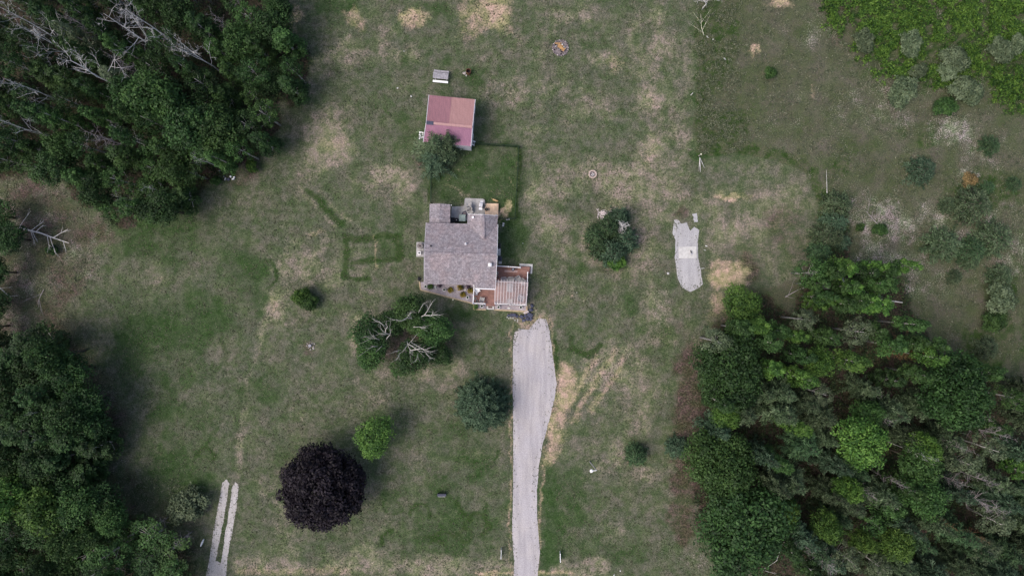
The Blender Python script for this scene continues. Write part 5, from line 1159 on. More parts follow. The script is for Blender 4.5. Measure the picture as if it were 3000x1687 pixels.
# picnic table
q = W(1291, 222.5, .75); pcn = empty('picnic_table', Vector((q.x, q.y, 0)), 'weathered grey picnic table with a white front bench above the shed', 'picnic table')
rz = R(-5.5); Mx = Matrix.Translation((q.x, q.y, 0)) @ Matrix.Rotation(rz, 4, 'Z')
def PB(mb, c_, s_, rx=0.0, ry=0.0): return mb.box(Mx @ Vector(c_), s_, rz, rx, ry)
tb = MB()
for k in range(4): PB(tb, (0, (k - 1.5) * .185, .74), (1.85, .175, .045))
tb.build('table_top', M['weathered'], pcn)
b1_ = MB(); PB(b1_, (0, -.62, .45), (1.85, .26, .045)); b1_.build('bench', M['white'], pcn)
b2_ = MB(); PB(b2_, (0, .62, .45), (1.85, .26, .045)); b2_.build('bench', M['weathered'], pcn)
for sx in (-.68, .68):
    PB(MB(), (sx, 0, .40), (.05, 1.45, .10)).build('crossbar', M['weathered'], pcn)
    for sy in (-1, 1): PB(MB(), (sx + .05, sy * .36, .36), (.05, .10, .80), sy * R(28)).build('leg', M['weathered'], pcn)
# burn barrel and scrap heap
q = W(1373, 211, .5); e = empty('burn_barrel', Vector((q.x, q.y, 0)), 'rusty burn barrel on the grass right of the picnic table', 'barrel')
MB().lathe((q.x, q.y, 0), [(.27, 0), (.29, .3), (.28, .32), (.29, .85), (.31, .88), (.27, .88), (.26, .3), (0, .3)], 20).build('drum', M['rust'], e); MB().cyl((q.x, q.y, .31), .25, .1, 14).build('ashes', M['char'], e)
rng = random.Random(9); m_ = MB()
for k in range(7): b = W(1362 + rng.uniform(-5, 5), 219 + rng.uniform(-6, 6)); m_.rock((b.x, b.y, 0), .3, .22, .12, rng)
m_.thing('scrap_heap', M['stone'], 'small heap of pale burnt scraps beside the burn barrel', 'heap')

# ------------------------------------------------------------------ yard fence
def fence_run(pts, label, gate=None):
    a = W(*pts[0]); e = empty('wire_fence', Vector((a.x, a.y, 0)), label, 'fence', 'dark green fence round the back yard')
    wires = MB()
    for a, b in zip(pts[:-1], pts[1:]):
        a, b = W(*a), W(*b); L = (b - a).length; n = int(L / .09)
        for z_, t_ in ((1.2, .05), (.1, .03), (.65, .03)): MB().bar(a + Vector((0, 0, z_)), b + Vector((0, 0, z_)), t_, t_).build('rail', M['wire_green'], e)
        for k in range(n): q = a + (b - a) * k / n; wires.box((q.x, q.y, .63), (.018, .018, 1.14))
        m_ = max(1, round(L / 2.2))
        for k in range(m_ + 1): q = a + (b - a) * k / m_; MB().cyl((q.x, q.y, 0), .045, 1.3, 8).build('post', M['wire_green'], e)
    w_ = wires.build('wire_mesh', M['wire_green'], e)
    return e
fence_run([(1388, 424), (1520, 433)], 'dark green fence running right from the shed along the yard top')
fence_run([(1519.5, 435), (1513, 560), (1508.5, 642)], 'dark green fence down the right side of the yard')
fence_run([(1507, 642.5), (1486, 642), (1462, 641)], 'short dark green fence between the house and the yard corner')
fence_run([(1265.5, 418), (1265, 510), (1264.5, 596)], 'dark green fence down the left side of the yard')

# ------------------------------------------------------------------ objects round the house
# condenser pad on the west side
q = W(1231, 731); MB().box((q.x, q.y, .06), (22 / S, 43 / S, .16), R(-1)).thing('concrete_pad', M['concrete'], 'concrete pad against the left wall of the house', 'pad', bevel=.01)
q = W(1230, 720, .9); e = empty('air_conditioner', Vector((q.x, q.y, .14)), 'round topped air conditioner on the pad left of the house', 'air conditioner')
MB().lathe((q.x, q.y, .14), [(0, 0), (.36, 0), (.36, .62), (.33, .68), (0, .68)], 22).build('case', M['grey_plastic'], e)
gr = MB()
for r_ in (.30, .2, .1): gr.tube([(q.x + r_ * math.cos(k * .3927), q.y + r_ * math.sin(k * .3927), .85) for k in range(17)], [.014] * 17, 5)
for k in range(8): gr.bar((q.x, q.y, .85), (q.x + .33 * math.cos(k * .785), q.y + .33 * math.sin(k * .785), .85), .012, .012)
gr.build('fan_grille', M['rust'], e); MB().cyl((q.x, q.y, .82), .09, .05, 12).build('fan_hub', M['black'], e)
def gbox(px, py, wpx, dpx, h, z0, label, top='black', body='white', cat='box', name='utility_box', rz=0):
    q = W(px, py, z0 + h); e = empty(name, Vector((q.x, q.y, z0)), label, cat)
    MB().box((q.x, q.y, z0 + h / 2), (wpx / S, dpx / S, h), rz).build('case', M[body], e, bevel=.02)
    MB().box((q.x, q.y, z0 + h + .008), (wpx / S * .55, dpx / S * .5, .016), rz).build('hatch', M[top], e)
    return e
gbox(1228, 741, 9, 10, .45, .14, 'small white box with a dark top on the pad left of the house')
q = W(1462, 738); MB().box((q.x, q.y, .05), (9 / S, 22 / S, .12), HA).thing('concrete_pad', M['pale_concrete'], 'narrow concrete pad against the right wall of the house', 'pad', bevel=.01)
q = W(1463, 720, .8); MB().box((q.x, q.y, .45), (7 / S, 15 / S, .9), HA).thing('meter_cabinet', M['black'], 'tall black cabinet against the right wall of the house', 'cabinet', bevel=.02)
gbox(1461.5, 729.5, 7, 6, .5, .115, 'white box with a dark top on the narrow pad right of the house')
q = W(1464, 758, .7); e = empty('heat_pump', Vector((q.x, q.y, 0)), 'dark square heat pump right of the house above the deck', 'air conditioner')
MB().box((q.x, q.y, .36), (12 / S, 12 / S, .72), HA).build('case', M['slate'], e, bevel=.02)
gr = MB()
for r_ in (.19, .12, .05): gr.tube([(q.x + r_ * math.cos(k * .3927), q.y + r_ * math.sin(k * .3927), .73) for k in range(17)], [.014] * 17, 5)
gr.build('fan_grille', M['black'], e)
gbox(1465, 769, 9, 7, .55, 0, 'pale box between the heat pump and the white deck railing', 'grey_plastic', 'pale_concrete')
# patio furniture
PT = .12
chair(1374, 600.5, R(-165), 'canvas', 'pale grey chair nearest the top of the patio', PT, .72, .62, 'chairs on the back patio')
chair(1373, 612, R(-60), 'canvas', 'low pale grey chair in the middle of the patio', PT, .72, .66, 'chairs on the back patio')
chair(1377, 621, R(30), 'canvas', 'pale grey chair nearest the north wing roof', PT, .66, .6, 'chairs on the back patio')
q = W(1361, 626.5, .5); e = empty('fire_bowl', Vector((q.x, q.y, PT)), 'round grey fire bowl beside the glass table on the patio', 'fire bowl')
MB().lathe((q.x, q.y, PT), [(.1, 0), (.14, .02), (.22, .25), (.27, .42), (.30, .42), (.24, .28), (0, .22)], 20).build('bowl', M['slate'], e); MB().cyl((q.x, q.y, PT + .23), .2, .06, 14).build('ashes', M['ash'], e)
table(1354, 638.5, 19, 19, .72, R(-1.5), 'glass_top', 'black', 'square green glass table in the corner of the patio', PT)
q = W(1337.5, 645, .9); e = empty('kettle_grill', Vector((q.x, q.y, PT)), 'round black kettle grill between house and glass table', 'grill')
MB().lathe((q.x, q.y, PT + .5), [(0, 0), (.16, .05), (.26, .18), (.28, .26), (.27, .3), (.22, .44), (.1, .52), (0, .53)], 20).build('kettle', M['black'], e, smooth=True)
MB().box((q.x, q.y - .02, PT + 1.05), (.1, .03, .04)).build('handle', M['steel'], e)
for k in range(3): MB().tube([(q.x + .12 * math.cos(k * 2.1), q.y + .12 * math.sin(k * 2.1), PT + .55), (q.x + .26 * math.cos(k * 2.1), q.y + .26 * math.sin(k * 2.1), PT)], [.015, .015], 6).build('leg', M['black'], e)
q = W(1326, 646, .5); MB().box((q.x, q.y, PT + .25), (12 / S, 16 / S, .5), HA).box((q.x, q.y, PT + .52), (12.6 / S, 16.6 / S, .05), HA).thing('storage_bench', M['black'], 'black storage bench against the north west addition', 'bench', bevel=.02)
# gas grill
q = W(1409.5, 601, 1.0); rz = R(-10); Mx = Matrix.Translation((q.x, q.y, PT)) @ Matrix.Rotation(rz, 4, 'Z')
e = empty('gas_grill', Vector((q.x, q.y, PT)), 'silver gas grill with side shelves on the patio beside the new deck', 'grill')
def G(c_, s_, nm, mt_, **k): return MB().box(Mx @ Vector(c_), s_, rz).build(nm, M[mt_], e, **k)
G((0, 0, .4), (.46, .55, .8), 'cabinet', 'black', bevel=.01); G((0, 0, .92), (.44, .52, .26), 'lid', 'steel', bevel=.06); G((-.2, 0, 1.0), (.04, .46, .04), 'handle', 'white')
G((0, -.44, .84), (.40, .28, .03), 'side_shelf', 'white'); G((0, .42, .84), (.34, .26, .03), 'side_shelf', 'steel'); G((.25, .05, .8), (.05, .6, .1), 'frame', 'black')
# brown planter on the new deck, small white lamp
q = W(1426, 613.5, .7); e = empty('planter', Vector((q.x, q.y, .4)), 'dark brown planter on the left edge of the new timber deck', 'planter')
MB().lathe((q.x, q.y, .4), [(0, 0), (.13, 0), (.19, .3), (.2, .32), (.16, .32), (.15, .27), (0, .27)], 14).build('pot', M['brown_cushion'], e); MB().cyl((q.x, q.y, .64), .14, .05, 10).build('soil', M['soil'], e)
MB().lathe(W(1454, 631, .4) + Vector((0, 0, 0)), [(0, 0), (.05, 0), (.05, .1), (.09, .14), (.05, .22), (0, .22)], 10).thing('lantern', M['white'], 'small white lantern at the house end of the new deck', 'lantern')
# front deck furniture
DG = 'furniture on the front deck'
q = W(1497, 794.8, DZ); MB().box((q.x, q.y, DZ + .012), (38 / S, 6 / S, .022), R(-2)).thing('rug', M['pink_rug'], 'long pale pink runner on the brown deck boards', 'rug')
q = W(1503, 789, DZ + .9); e = empty('smoker_grill', Vector((q.x, q.y, DZ)), 'blue black round grill beside the white railing on the deck', 'grill')
MB().lathe((q.x, q.y, DZ + .35), [(0, 0), (.15, .04), (.2, .2), (.2, .3), (.13, .42), (0, .45)], 18).build('kettle', M['slate'], e, smooth=True); MB().cyl((q.x, q.y, DZ + .8), .05, .04, 10).build('vent_lid', M['white'], e)
for k in range(3): MB().tube([(q.x + .1 * math.cos(k * 2.1), q.y + .1 * math.sin(k * 2.1), DZ + .4), (q.x + .2 * math.cos(k * 2.1), q.y + .2 * math.sin(k * 2.1), DZ)], [.012, .012], 6).build('leg', M['black'], e)
def pot(px, py, z0, r, h, label, group, plant_mat='soil', pot_mat='pot', hollow=True):
    q = W(px, py, z0 + h); e = empty('flower_pot', Vector((q.x, q.y, z0)), label, 'pot', group)
    MB().lathe((q.x, q.y, z0), [(0, 0), (r * .75, 0), (r, h - .03), (r * 1.04, h), (r * .78, h), (r * .72, h - .05), (0, h - .05)], 18).build('pot', M[pot_mat], e)
    rs = np.random.RandomState(int(px)); n = 90; a = rs.rand(n) * 6.28; rr = r * .62 * np.sqrt(rs.rand(n))
    P = np.stack([np.cos(a) * rr, np.sin(a) * rr, h - .03 + .06 * rs.rand(n)], axis=1)
    c_ = bpy.data.objects.new('plant', quad_mesh('plant', leaves(P, norm(np.array([0, 0, 1.0]) + rs.normal(size=(n, 3)) * .5), .09, .6, rs), rs.rand(n) * .6, M['under' if plant_mat == 'soil' else plant_mat])); C.objects.link(c_); c_.parent = e
    return e
PG = 'white rimmed pots in the stone beds'
for px, py, lb in [(1246.6, 839.3, 'white rimmed pot at the left end of the shrub bed'), (1301.2, 848.6, 'white rimmed pot in the middle of the shrub bed'), (1370, 871.3, 'white rimmed pot at the lower right of the shrub bed'), (1411.3, 896.8, 'white rimmed pot in the small bed by the entrance step'), (1460.5, 899.5, 'white rimmed pot at the left of the pergola bed'), (1526, 900.5, 'white rimmed pot at the right of the pergola bed')]: pot(px, py, .2, .19, .32, lb, PG)
pot(1456, 799, DZ, .16, .4, 'larger white pot by the house wall on the deck', DG, 'under'); pot(1455.5, 805.5, DZ, .12, .3, 'smaller white pot by the house wall on the deck', DG, 'under'); pot(1460, 812, DZ, .08, .25, 'tiny grey pot near the house wall on the deck', DG, 'under', 'grey_plastic')
pot(1392, 874, DZ, .12, .3, 'round white pot inside the porch railing', DG, 'under'); pot(1397, 882, DZ, .15, .3, 'leafy grey pot in the porch corner', DG, 'leaf_silver', 'grey_plastic')
table(1494.5, 843, 17.5, 24, .74, R(-2), 'canvas', 'steel', 'grey patio table under the pergola slats', DZ, group=DG)
chair(1496, 821, R(0), 'canvas', 'grey chair at the top end of the pergola table', DZ, .8, .6, DG); chair(1517, 818, R(28), 'canvas', 'pale grey chair poking out of the pergola top', DZ, .75, .55, DG); chair(1530, 826, R(-40), 'canvas', 'tilted grey chair at the right corner of the pergola', DZ, .75, .62, DG)
chair(1476, 820, R(5), 'weathered', 'weathered chair at the left end of the pergola top', DZ, .75, .5, DG); chair(1494, 882, R(180), 'canvas', 'chair under the bottom slats of the pergola', DZ, .6, .6, DG); chair(1526, 873, R(150), 'grey_plastic', 'grey chair under the right slats of the pergola', DZ, .75, .75, DG)
chair(1412.5, 877, R(170), 'canvas', 'pale chair alone in the middle of the brown porch', DZ, .52, .6, DG); chair(1398.5, 851.5, R(40), 'white', 'white chair in the top corner of the brown porch', DZ, .52, .6, DG); stuffbox('side_table', 1395.5, 861, 7.5, 7.5, DZ, .42, HA, 'weathered', 'small grey side table against the porch railing', 'table', DG)
# gold shrubs in the bed
V, T = clump_cloud(np.random.RandomState(501), [(0, 0, .22, .34, .25, .5), (.12, .1, .3, .25, .2, .75), (-.12, -.05, .3, .26, .22, .25), (.02, -.16, .24, .25, .2, .85), (-.08, .18, .26, .22, .2, .3)], 150, .085)
gmz = quad_mesh('crown', V, T, M['leaf_gold']); gm_dark = swap_mat(gmz, M['leaf_bright']); gm_plum = swap_mat(gmz, M['leaf_plum'])
stm = lib_mesh(MB().tube([(0, 0, -.05), (0, 0, .3)], [.03, .015], 6), 'stem', M['bark'])
for px, py, s_, mm, lb in [(1261, 839.5, 1.0, gm_dark, 'green round shrub at the left end of the shrub bed'), (1319.5, 849.4, 1.0, gmz, 'gold leaved shrub in the middle of the shrub bed'), (1348.7, 841.5, 1.1, gmz, 'largest gold shrub close under the eave'), (1378, 851, 1.0, gmz, 'gold shrub beside the white porch railing'), (1356, 863, 1.0, gmz, 'gold shrub lowest in the shrub bed'), (1287.6, 835.5, .8, gm_plum, 'plum purple shrub at the left under the eave'), (1371, 838.5, .8, gm_plum, 'plum purple shrub at the right under the eave'), (1394, 899, .9, gm_dark, 'bright green plant in the small bed by the porch')]:
    q = W(px, py, .4); o = empty('garden_shrub', Vector((q.x, q.y, .19)), lb, 'shrub', 'shrubs in the front beds'); o.scale = (s_, s_, s_); o.rotation_euler = (0, 0, trng.uniform(0, 6))
    for nm, m_ in (('crown', mm), ('stem', stm)): c_ = bpy.data.objects.new(nm, m_); C.objects.link(c_); c_.parent = o
rng = random.Random(77)
for px, py, a, b, lb in [(1276, 841, .5, .3, 'flat pale stone in the left of the shrub bed'), (1363.5, 849.5, .35, .25, 'round pale stone between gold shrubs'), (1492, 902, .3, .4, 'grey upright stone in the middle of the pergola bed')]: MB().rock((*W(px, py).xy, .18), a, b, .16, rng).thing('garden_stone', M['pale_concrete'], lb, 'stone', 'stones in the front beds')
q = W(1327, 877.8, .4); e = empty('globe_lamp', Vector((q.x, q.y, 0)), 'pale globe garden light on the grass below the shrub bed', 'garden light')
MB().cyl((q.x, q.y, 0), .03, .3, 8).build('stake', M['steel'], e); MB().lathe((q.x, q.y, .28), [(0, 0), (.07, .02), (.1, .1), (.07, .18), (0, .2)], 14).build('globe', M['cream'], e, smooth=True)
q = W(1227.5, 817, .3); MB().rock((q.x, q.y, 0), .5, .35, .3, rng).thing('dark_tub', M['black'], 'dark tub at the lower left corner of the house', 'tub')
# dark slate blocks piled at the deck corner
SG = 'dark slate blocks at the end of the driveway'
rng = random.Random(5)
for i, (px, py, a, b, h, rot, z0, lb) in enumerate([(1503, 923, 17, 10, .34, -2, 0, 'long flat slate block left of the main pile'), (1552, 923, 17, 13, .5, 28, 0, 'largest slate block at the top right of the pile'), (1528, 928, 12, 10, .4, 32, 0, 'square slate block at the left of the pile'), (1544.5, 934.5, 11, 10, .45, 30, 0, 'square slate block at the bottom of the pile'), (1538.5, 925, 8, 9, .3, 20, 0, 'small slate block in the middle of the pile'), (1534, 938.5, 10, 8, .25, -20, 0, 'low slate block at the lower left of the pile'), (1554.5, 935, 9, 10, .3, 50, 0, 'low slate block at the lower right of the pile'), (1490.5, 924, 9, 7, .22, 15, 0, 'small grey slate block farthest left'), (1514, 926.5, 8, 9, .2, 60, 0, 'low slate block between the long one and the pile')]):
    q = W(px, py, h); wv, dv_ = a / S, b / S
    m_ = MB(); m_.box((q.x, q.y, z0 + h / 2), (wv, dv_, h), R(-rot), R(rng.uniform(-6, 6)), R(rng.uniform(-6, 6)))
    m_.thing('slate_block', M['slate'], lb, 'stone', SG, bevel=.05)
for px, py, a, b, lb in [(1558.5, 896, .5, .5, 'rounded slate boulder highest beside the deck'), (1555, 907, .55, .5, 'rounded slate boulder between deck corner and pile')]: MB().rock((*W(px, py).xy, 0), a, b, .32, rng).thing('slate_boulder', M['slate'], lb, 'stone', SG)
m_ = MB()
for k in range(5): a = W(1532 + k * 1.2, 917 + k * .6, .3); b = W(1546 + k * 1.0, 909 + k * 1.1, .45); m_.tube([a, b], [.02, .02], 5)
m_.thing('stick_bundle', M['pergola'], 'bundle of pale sticks laid across the slate pile', 'sticks')
for k, (px, py) in enumerate([(1486, 929), (1491, 932), (1497, 930.5), (1503, 932), (1509, 938), (1516, 941), (1517, 936)]):
    MB().rock((*W(px, py).xy, 0), .16, .13, .09, rng).thing('white_stone', M['pot'], 'small white stone on the grass edge below the slate blocks', 'stone', 'white stones below the slate blocks')
# yellow dog on the grass above the new deck
q = W(1450, 586.5, .4); dog_o = empty('dog', Vector((q.x, q.y, 0)), 'yellow dog standing on the grass above the new timber deck', 'dog')
nodes = {'pelvis': ((-.22, 0, .40), .085), 'loin': ((-.08, 0, .405), .085), 'chest': ((.10, 0, .40), .105), 'shoulder': ((.19, 0, .43), .085), 'neck': ((.27, 0, .50), .06), 'skull': ((.335, .01, .56), .065), 'muzzle': ((.42, .02, .53), .038), 'nose': ((.46, .022, .52), .024),
         'tail1': ((-.31, 0, .42), .025), 'tail2': ((-.42, .02, .45), .018), 'tail3': ((-.52, .06, .50), .011)}
for sgn, s_ in ((1, 'l'), (-1, 'r')):
    nodes['hip' + s_] = ((-.20, .07 * sgn, .34), .06); nodes['stifle' + s_] = ((-.14, .085 * sgn, .25), .045); nodes['hock' + s_] = ((-.25, .085 * sgn, .13), .025); nodes['hpaw' + s_] = ((-.225, .085 * sgn, .02), .026); nodes['htoe' + s_] = ((-.18, .085 * sgn, .018), .024)
    nodes['elbow' + s_] = ((.13, .075 * sgn, .25), .038); nodes['wrist' + s_] = ((.15, .075 * sgn, .11), .025); nodes['fpaw' + s_] = ((.15, .075 * sgn, .02), .027); nodes['ftoe' + s_] = ((.19, .075 * sgn, .018), .024)
edges = [('pelvis', 'loin'), ('loin', 'chest'), ('chest', 'shoulder'), ('shoulder', 'neck'), ('neck', 'skull'), ('skull', 'muzzle'), ('muzzle', 'nose'), ('pelvis', 'tail1'), ('tail1', 'tail2'), ('tail2', 'tail3')]
for s_ in 'lr': edges += [('pelvis', 'hip' + s_), ('hip' + s_, 'stifle' + s_), ('stifle' + s_, 'hock' + s_), ('hock' + s_, 'hpaw' + s_), ('hpaw' + s_, 'htoe' + s_), ('chest', 'elbow' + s_), ('elbow' + s_, 'wrist' + s_), ('wrist' + s_, 'fpaw' + s_), ('fpaw' + s_, 'ftoe' + s_)]
keys = list(nodes); me = bpy.data.meshes.new('body'); me.from_pydata([nodes[k][0] for k in keys], [(keys.index(a), keys.index(b)) for a, b in edges], []); me.materials.append(M['dog_fur'])
body = bpy.data.objects.new('body', me); C.objects.link(body); body.parent = dog_o
sk = body.modifiers.new('skin', 'SKIN'); body.modifiers.new('sub', 'SUBSURF').levels = 2; body.modifiers['sub'].render_levels = 2
for k, vv in zip(keys, me.skin_vertices[0].data): vv.radius = (nodes[k][1],) * 2; vv.use_root = (k == 'pelvis')
for sgn in (1, -1):
    c_ = MB().lathe((q.x, q.y, 0), [(0, 0)], 3); m_ = MB(); bx_ = Vector((q.x, q.y, 0))
    m_.tube([bx_ + Vector((.32, .05 * sgn, .60)), bx_ + Vector((.315, .085 * sgn, .57)), bx_ + Vector((.33, .10 * sgn, .50))], [.018, .03, .012], 6); m_.build('ear', M['orange_wood'], dog_o, smooth=True)
    MB().lathe(bx_ + Vector((.375, .03 * sgn + .012, .575)), [(0, -.01), (.01, 0), (0, .01)], 8).build('eye', M['black'], dog_o)
MB().lathe(Vector((q.x, q.y, 0)) + Vector((.478, .023, .522)), [(0, -.014), (.015, 0), (0, .014)], 8).build('nose', M['black'], dog_o)
dog_o.rotation_euler = (0, 0, R(-22))

# ------------------------------------------------------------------ fire pits and yard things
def at(px, py, z=0): q = W(px, py); return (q.x, q.y, z)
rng = random.Random(61)
q = W(1642, 141); e = empty('fire_pit', Vector((q.x, q.y, 0)), 'large stone fire pit heaped with broken orange boards', 'fire pit')
MB().lathe((q.x, q.y, .0), [(0, .05), (.9, .04), (1.0, .01)], 24).build('ash_bed', M['ash'], e)
for k in range(22):
    a = 6.283 * k / 22 + rng.uniform(-.06, .06); m_ = MB(); m_.rock((q.x + .95 * math.cos(a), q.y + .95 * math.sin(a), 0), rng.uniform(.18, .28), rng.uniform(.14, .2), rng.uniform(.12, .2), rng); m_.build('stone', M['ash' if k % 3 else 'stone'], e)
for k in range(9): a = rng.uniform(0, 6.28); r_ = rng.uniform(.2, .8); m_ = MB(); m_.rock((q.x + r_ * math.cos(a), q.y + r_ * math.sin(a), .03), .26, .2, .12, rng); m_.build('charred_block', M['char'], e)
Mx = Matrix.Translation((q.x, q.y, 0)) @ Matrix.Rotation(R(-40), 4, 'Z')
for (x, y, z, l, wd_, rr, rx) in [(.12, .09, .36, 1.0, .12, 0, 8), (.12, -.03, .34, 1.0, .12, 0, 8), (.12, -.15, .33, 1.0, .13, 2, 8), (-.45, .03, .42, .9, .1, 30, 12), (-.5, .16, .40, .8, .09, 42, 10), (.55, .05, .42, .1, .5, 0, 0), (-.1, .2, .4, .7, .07, 14, 5)]:
    MB().box(Mx @ Vector((x, y, z)), (l, wd_, .035), R(-40 + rr), R(rng.uniform(-8, 8)), R(rx)).build('board', M['orange_wood'], e)
for (x, y, s_) in ((-.05, .38, .28), (.3, .3, .2), (.5, .22, .18), (.05, -.3, .2), (-.5, -.25, .3)): m_ = MB(); p_ = Mx @ Vector((x, y, .1)); m_.rock(p_, s_, s_ * .8, .2, rng); m_.build('pale_block', M['pot' if y > 0 else 'weathered'], e)
q = W(1735.8, 511); e = empty('fire_pit', Vector((q.x, q.y, 0)), 'small neat ring of pink paver blocks on the east lawn', 'fire pit')
for k in range(13):
    a = 6.283 * k / 13; MB().box((q.x + .43 * math.cos(a), q.y + .43 * math.sin(a), .13), (.15, .19, .26), a).build('paver', M['paver'], e, bevel=.015)
MB().cyl((q.x, q.y, 0), .36, .08, 20).build('ash_bed', M['ash'], e)
for k, (dx, dy, a) in enumerate(((.02, .08, -35), (-.08, -.12, -20), (.14, -.06, 60))): MB().box((q.x + dx, q.y + dy, .12), (.24, .07, .06), R(a)).build('log', M['dead_wood'], e, bevel=.01)
q = W(909, 1012); e = empty('fire_pit', Vector((q.x, q.y, 0)), 'scattered stones round a grey stump on the west lawn', 'fire pit')
MB().cyl((q.x, q.y, 0), .2, .3, 14).build('stump', M['weathered'], e, bevel=.02)
for k, (dx, dy, s_) in enumerate(((.38, -.33, .3), (.42, -.12, .2), (.05, -.48, .2), (-.2, -.28, .15), (.25, .28, .2), (-.42, 0, .2), (-.35, .25, .18), (0, .4, .15), (.5, .2, .2))): m_ = MB(); m_.rock((q.x + dx, q.y + dy, 0), s_, s_ * .8, .1, rng); m_.build('stone', M['stone'], e)
# white slab on the gravel strip
q = W(2014.5, 739.5); MB().box((q.x, q.y, .03), (52 / S, 34 / S, .08), R(1)).thing('concrete_slab', M['pale_concrete'], 'white rectangular slab across the gravel strip', 'slab', bevel=.01)
q = W(2025, 739, .2); e = empty('pipe_fitting', Vector((q.x, q.y, .07)), 'dark pipe fitting standing on the white slab', 'pipe')
MB().tube([(q.x - .08, q.y + .22, .2), (q.x + .04, q.y - .1, .22)], [.055, .06], 8).build('pipe', M['black'], e); MB().cyl((q.x + .06, q.y - .2, .07), .1, .12, 12).build('flange', M['steel'], e)
# slate flag posts at the road, entrance panels
def panel(px, py, rz, label, L=1.05):
    q = W(px, py, .9); e = empty('roadside_fence', Vector((q.x, q.y, 0)), label, 'fence panel', 'white marker panels along the road side')
    d = Vector((math.cos(rz), math.sin(rz), 0))
    for s_ in (-1, 1): MB().box(Vector((q.x, q.y, .45)) + d * s_ * L * .46, (.08, .08, .9), rz).build('post', M['white'], e)
    for z in (.85, .55, .25): MB().box((q.x, q.y, z), (L, .05, .14), rz).build('board', M['white'], e)
    return e
panel(1468, 1624, R(88), 'white marker panel left of the driveway mouth'); panel(1642, 1634, R(91), 'white marker panel right of the driveway mouth')
q = W(590, 1592, .8); e = empty('wagon_wheel', Vector((q.x, q.y, 0)), 'white wheel leaning beside the twin gravel track', 'wheel')
d = Vector((math.cos(R(70)), math.sin(R(70)), 0)); rim = [Vector((q.x, q.y, .45)) + d * .45 * math.cos(k * .3142) + Vector((-.06 + .2 * math.sin(k * .3142) * .3, 0, .45 * math.sin(k * .3142))) for k in range(21)]
MB().tube(rim, [.04] * 21, 6).build('rim', M['white'], e)
sp_ = MB()
for k in range(0, 20, 3): sp_.tube([Vector((q.x - .06, q.y, .45)), rim[k]], [.02, .02], 5)
sp_.build('spokes', M['white'], e)
# yard lamp on a tall pole
b = W(1728, 1352); hz = 4.0; tp = Vector((W(1748, 1377, hz).x, W(1748, 1377, hz).y, hz)); e = empty('yard_lamp', Vector((b.x, b.y, 0)), 'tall grey pole with a white lamp arm right of the driveway', 'lamp post')
MB().tube([b, tp], [.07, .05], 8).build('pole', M['grey_plastic'], e); hd = Vector((W(1734, 1378.5, hz).x, W(1734, 1378.5, hz).y, hz + .05))
MB().tube([tp, hd], [.035, .05], 8).build('arm', M['white'], e); MB().lathe(hd + Vector((-.05, 0, -.06)), [(0, 0), (.17, .02), (.2, .07), (.12, .14), (.05, .16), (0, .16)], 16).build('lamp_head', M['white'], e)
# garden bench, poles and post
q = W(1294, 1449, .45); e = empty('garden_bench', Vector((q.x, q.y, 0)), 'small dark bench with a pale front edge on the front lawn', 'bench')
MB().box((q.x, q.y, .42), (1.05, .36, .05)).build('seat', M['slate'], e); MB().box((q.x - .02, q.y - .22, .44), (.85, .05, .06)).build('edge_board', M['canvas'], e); MB().box((q.x, q.y + .2, .68), (1.05, .04, .4), 0, R(-12)).build('backrest', M['black'], e)
for sx in (-.45, .45): MB().box((q.x + sx, q.y, .2), (.06, .34, .4)).build('leg', M['black'], e)
q = W(2047, 457); e = empty('marker_post', Vector((q.x, q.y, 0)), 'short post with a cream cap where the poles lean at the mown line', 'post')
MB().cyl((q.x, q.y, 0), .06, 1.0, 8).build('post', M['grey_wood'], e); MB().cyl((q.x, q.y, 1.0), .09, .06, 12).build('cap', M['cream'], e)
for (x1, y1), r_, mt_, lb in (((2051.5, 504), .055, 'dead_wood', 'thick pale pole, middle of the three leaning on the short post'), ((2046.5, 502), .035, 'grey_wood', 'thin grey pole, leftmost of the three leaning on the short post'), ((2063.5, 492), .035, 'dead_wood', 'thin pale pole, rightmost of the three leaning on the short post')):
    a = W(2050, 461, .8); b = W(x1, y1, 0); MB().tube([a, (a + b) / 2, b + Vector((0, 0, .03))], [r_ * .7, r_, r_ * .5], 6).thing('timber_pole', M[mt_], lb, 'pole', 'poles leaning on the short post')
q = W(2027, 276, .5); MB().cyl((q.x, q.y, 0), .05, .9, 8).thing('marker_post', M['dead_wood'], 'lone whitish post at the mown line by the tall grass', 'post')
# scraps and white bits
for px, py, a, b, rz, lb in [(2072, 109, .34, .16, 35, 'white block lying in the tall grass near the bare sapling'), (2089, 116.5, .2, .2, 10, 'small round white lump right of the white block'), (2122, 173, .42, .14, 35, 'long white chunk lying farther down the tall grass'), (2069, 721, .3, .14, 15, 'white board end lying right of the white slab'), (2065, 733, .3, .07, 5, 'thin pale stick lying right of the white slab'), (2058, 786, .5, .06, -8, 'thin white stick beside the lower gravel strip'), (1817, 1671, .14, .22, 0, 'upright white scrap at the bottom right of the lawn'), (1799, 1683, .28, .12, -30, 'slanting white scrap nearest the bottom edge of the lawn'), (1690, 857, .1, .1, 20, 'tiny white lump on a sandy spot east of the deck'), (1532, 713, .14, .08, 0, 'white scrap on the grass right of the house'), (1205, 283, .22, .2, 70, 'pale flat stone left of the red shed roof'), (1165, 259, .2, .2, 20, 'pale round stone farther left of the picnic table'), (1184, 151, .14, .12, 0, 'small pale stone far above the picnic table'), (1957, 801, .3, .3, 0, 'pale ring of dirt stones left of the gravel strip')]:
    MB().rock((*W(px, py).xy, 0), a, b, .1, rng, R(-rz)).thing('white_scrap' if 'stone' not in lb else 'pale_stone', M['pot' if 'stone' not in lb else 'pale_concrete'], lb, 'scrap' if 'stone' not in lb else 'stone')
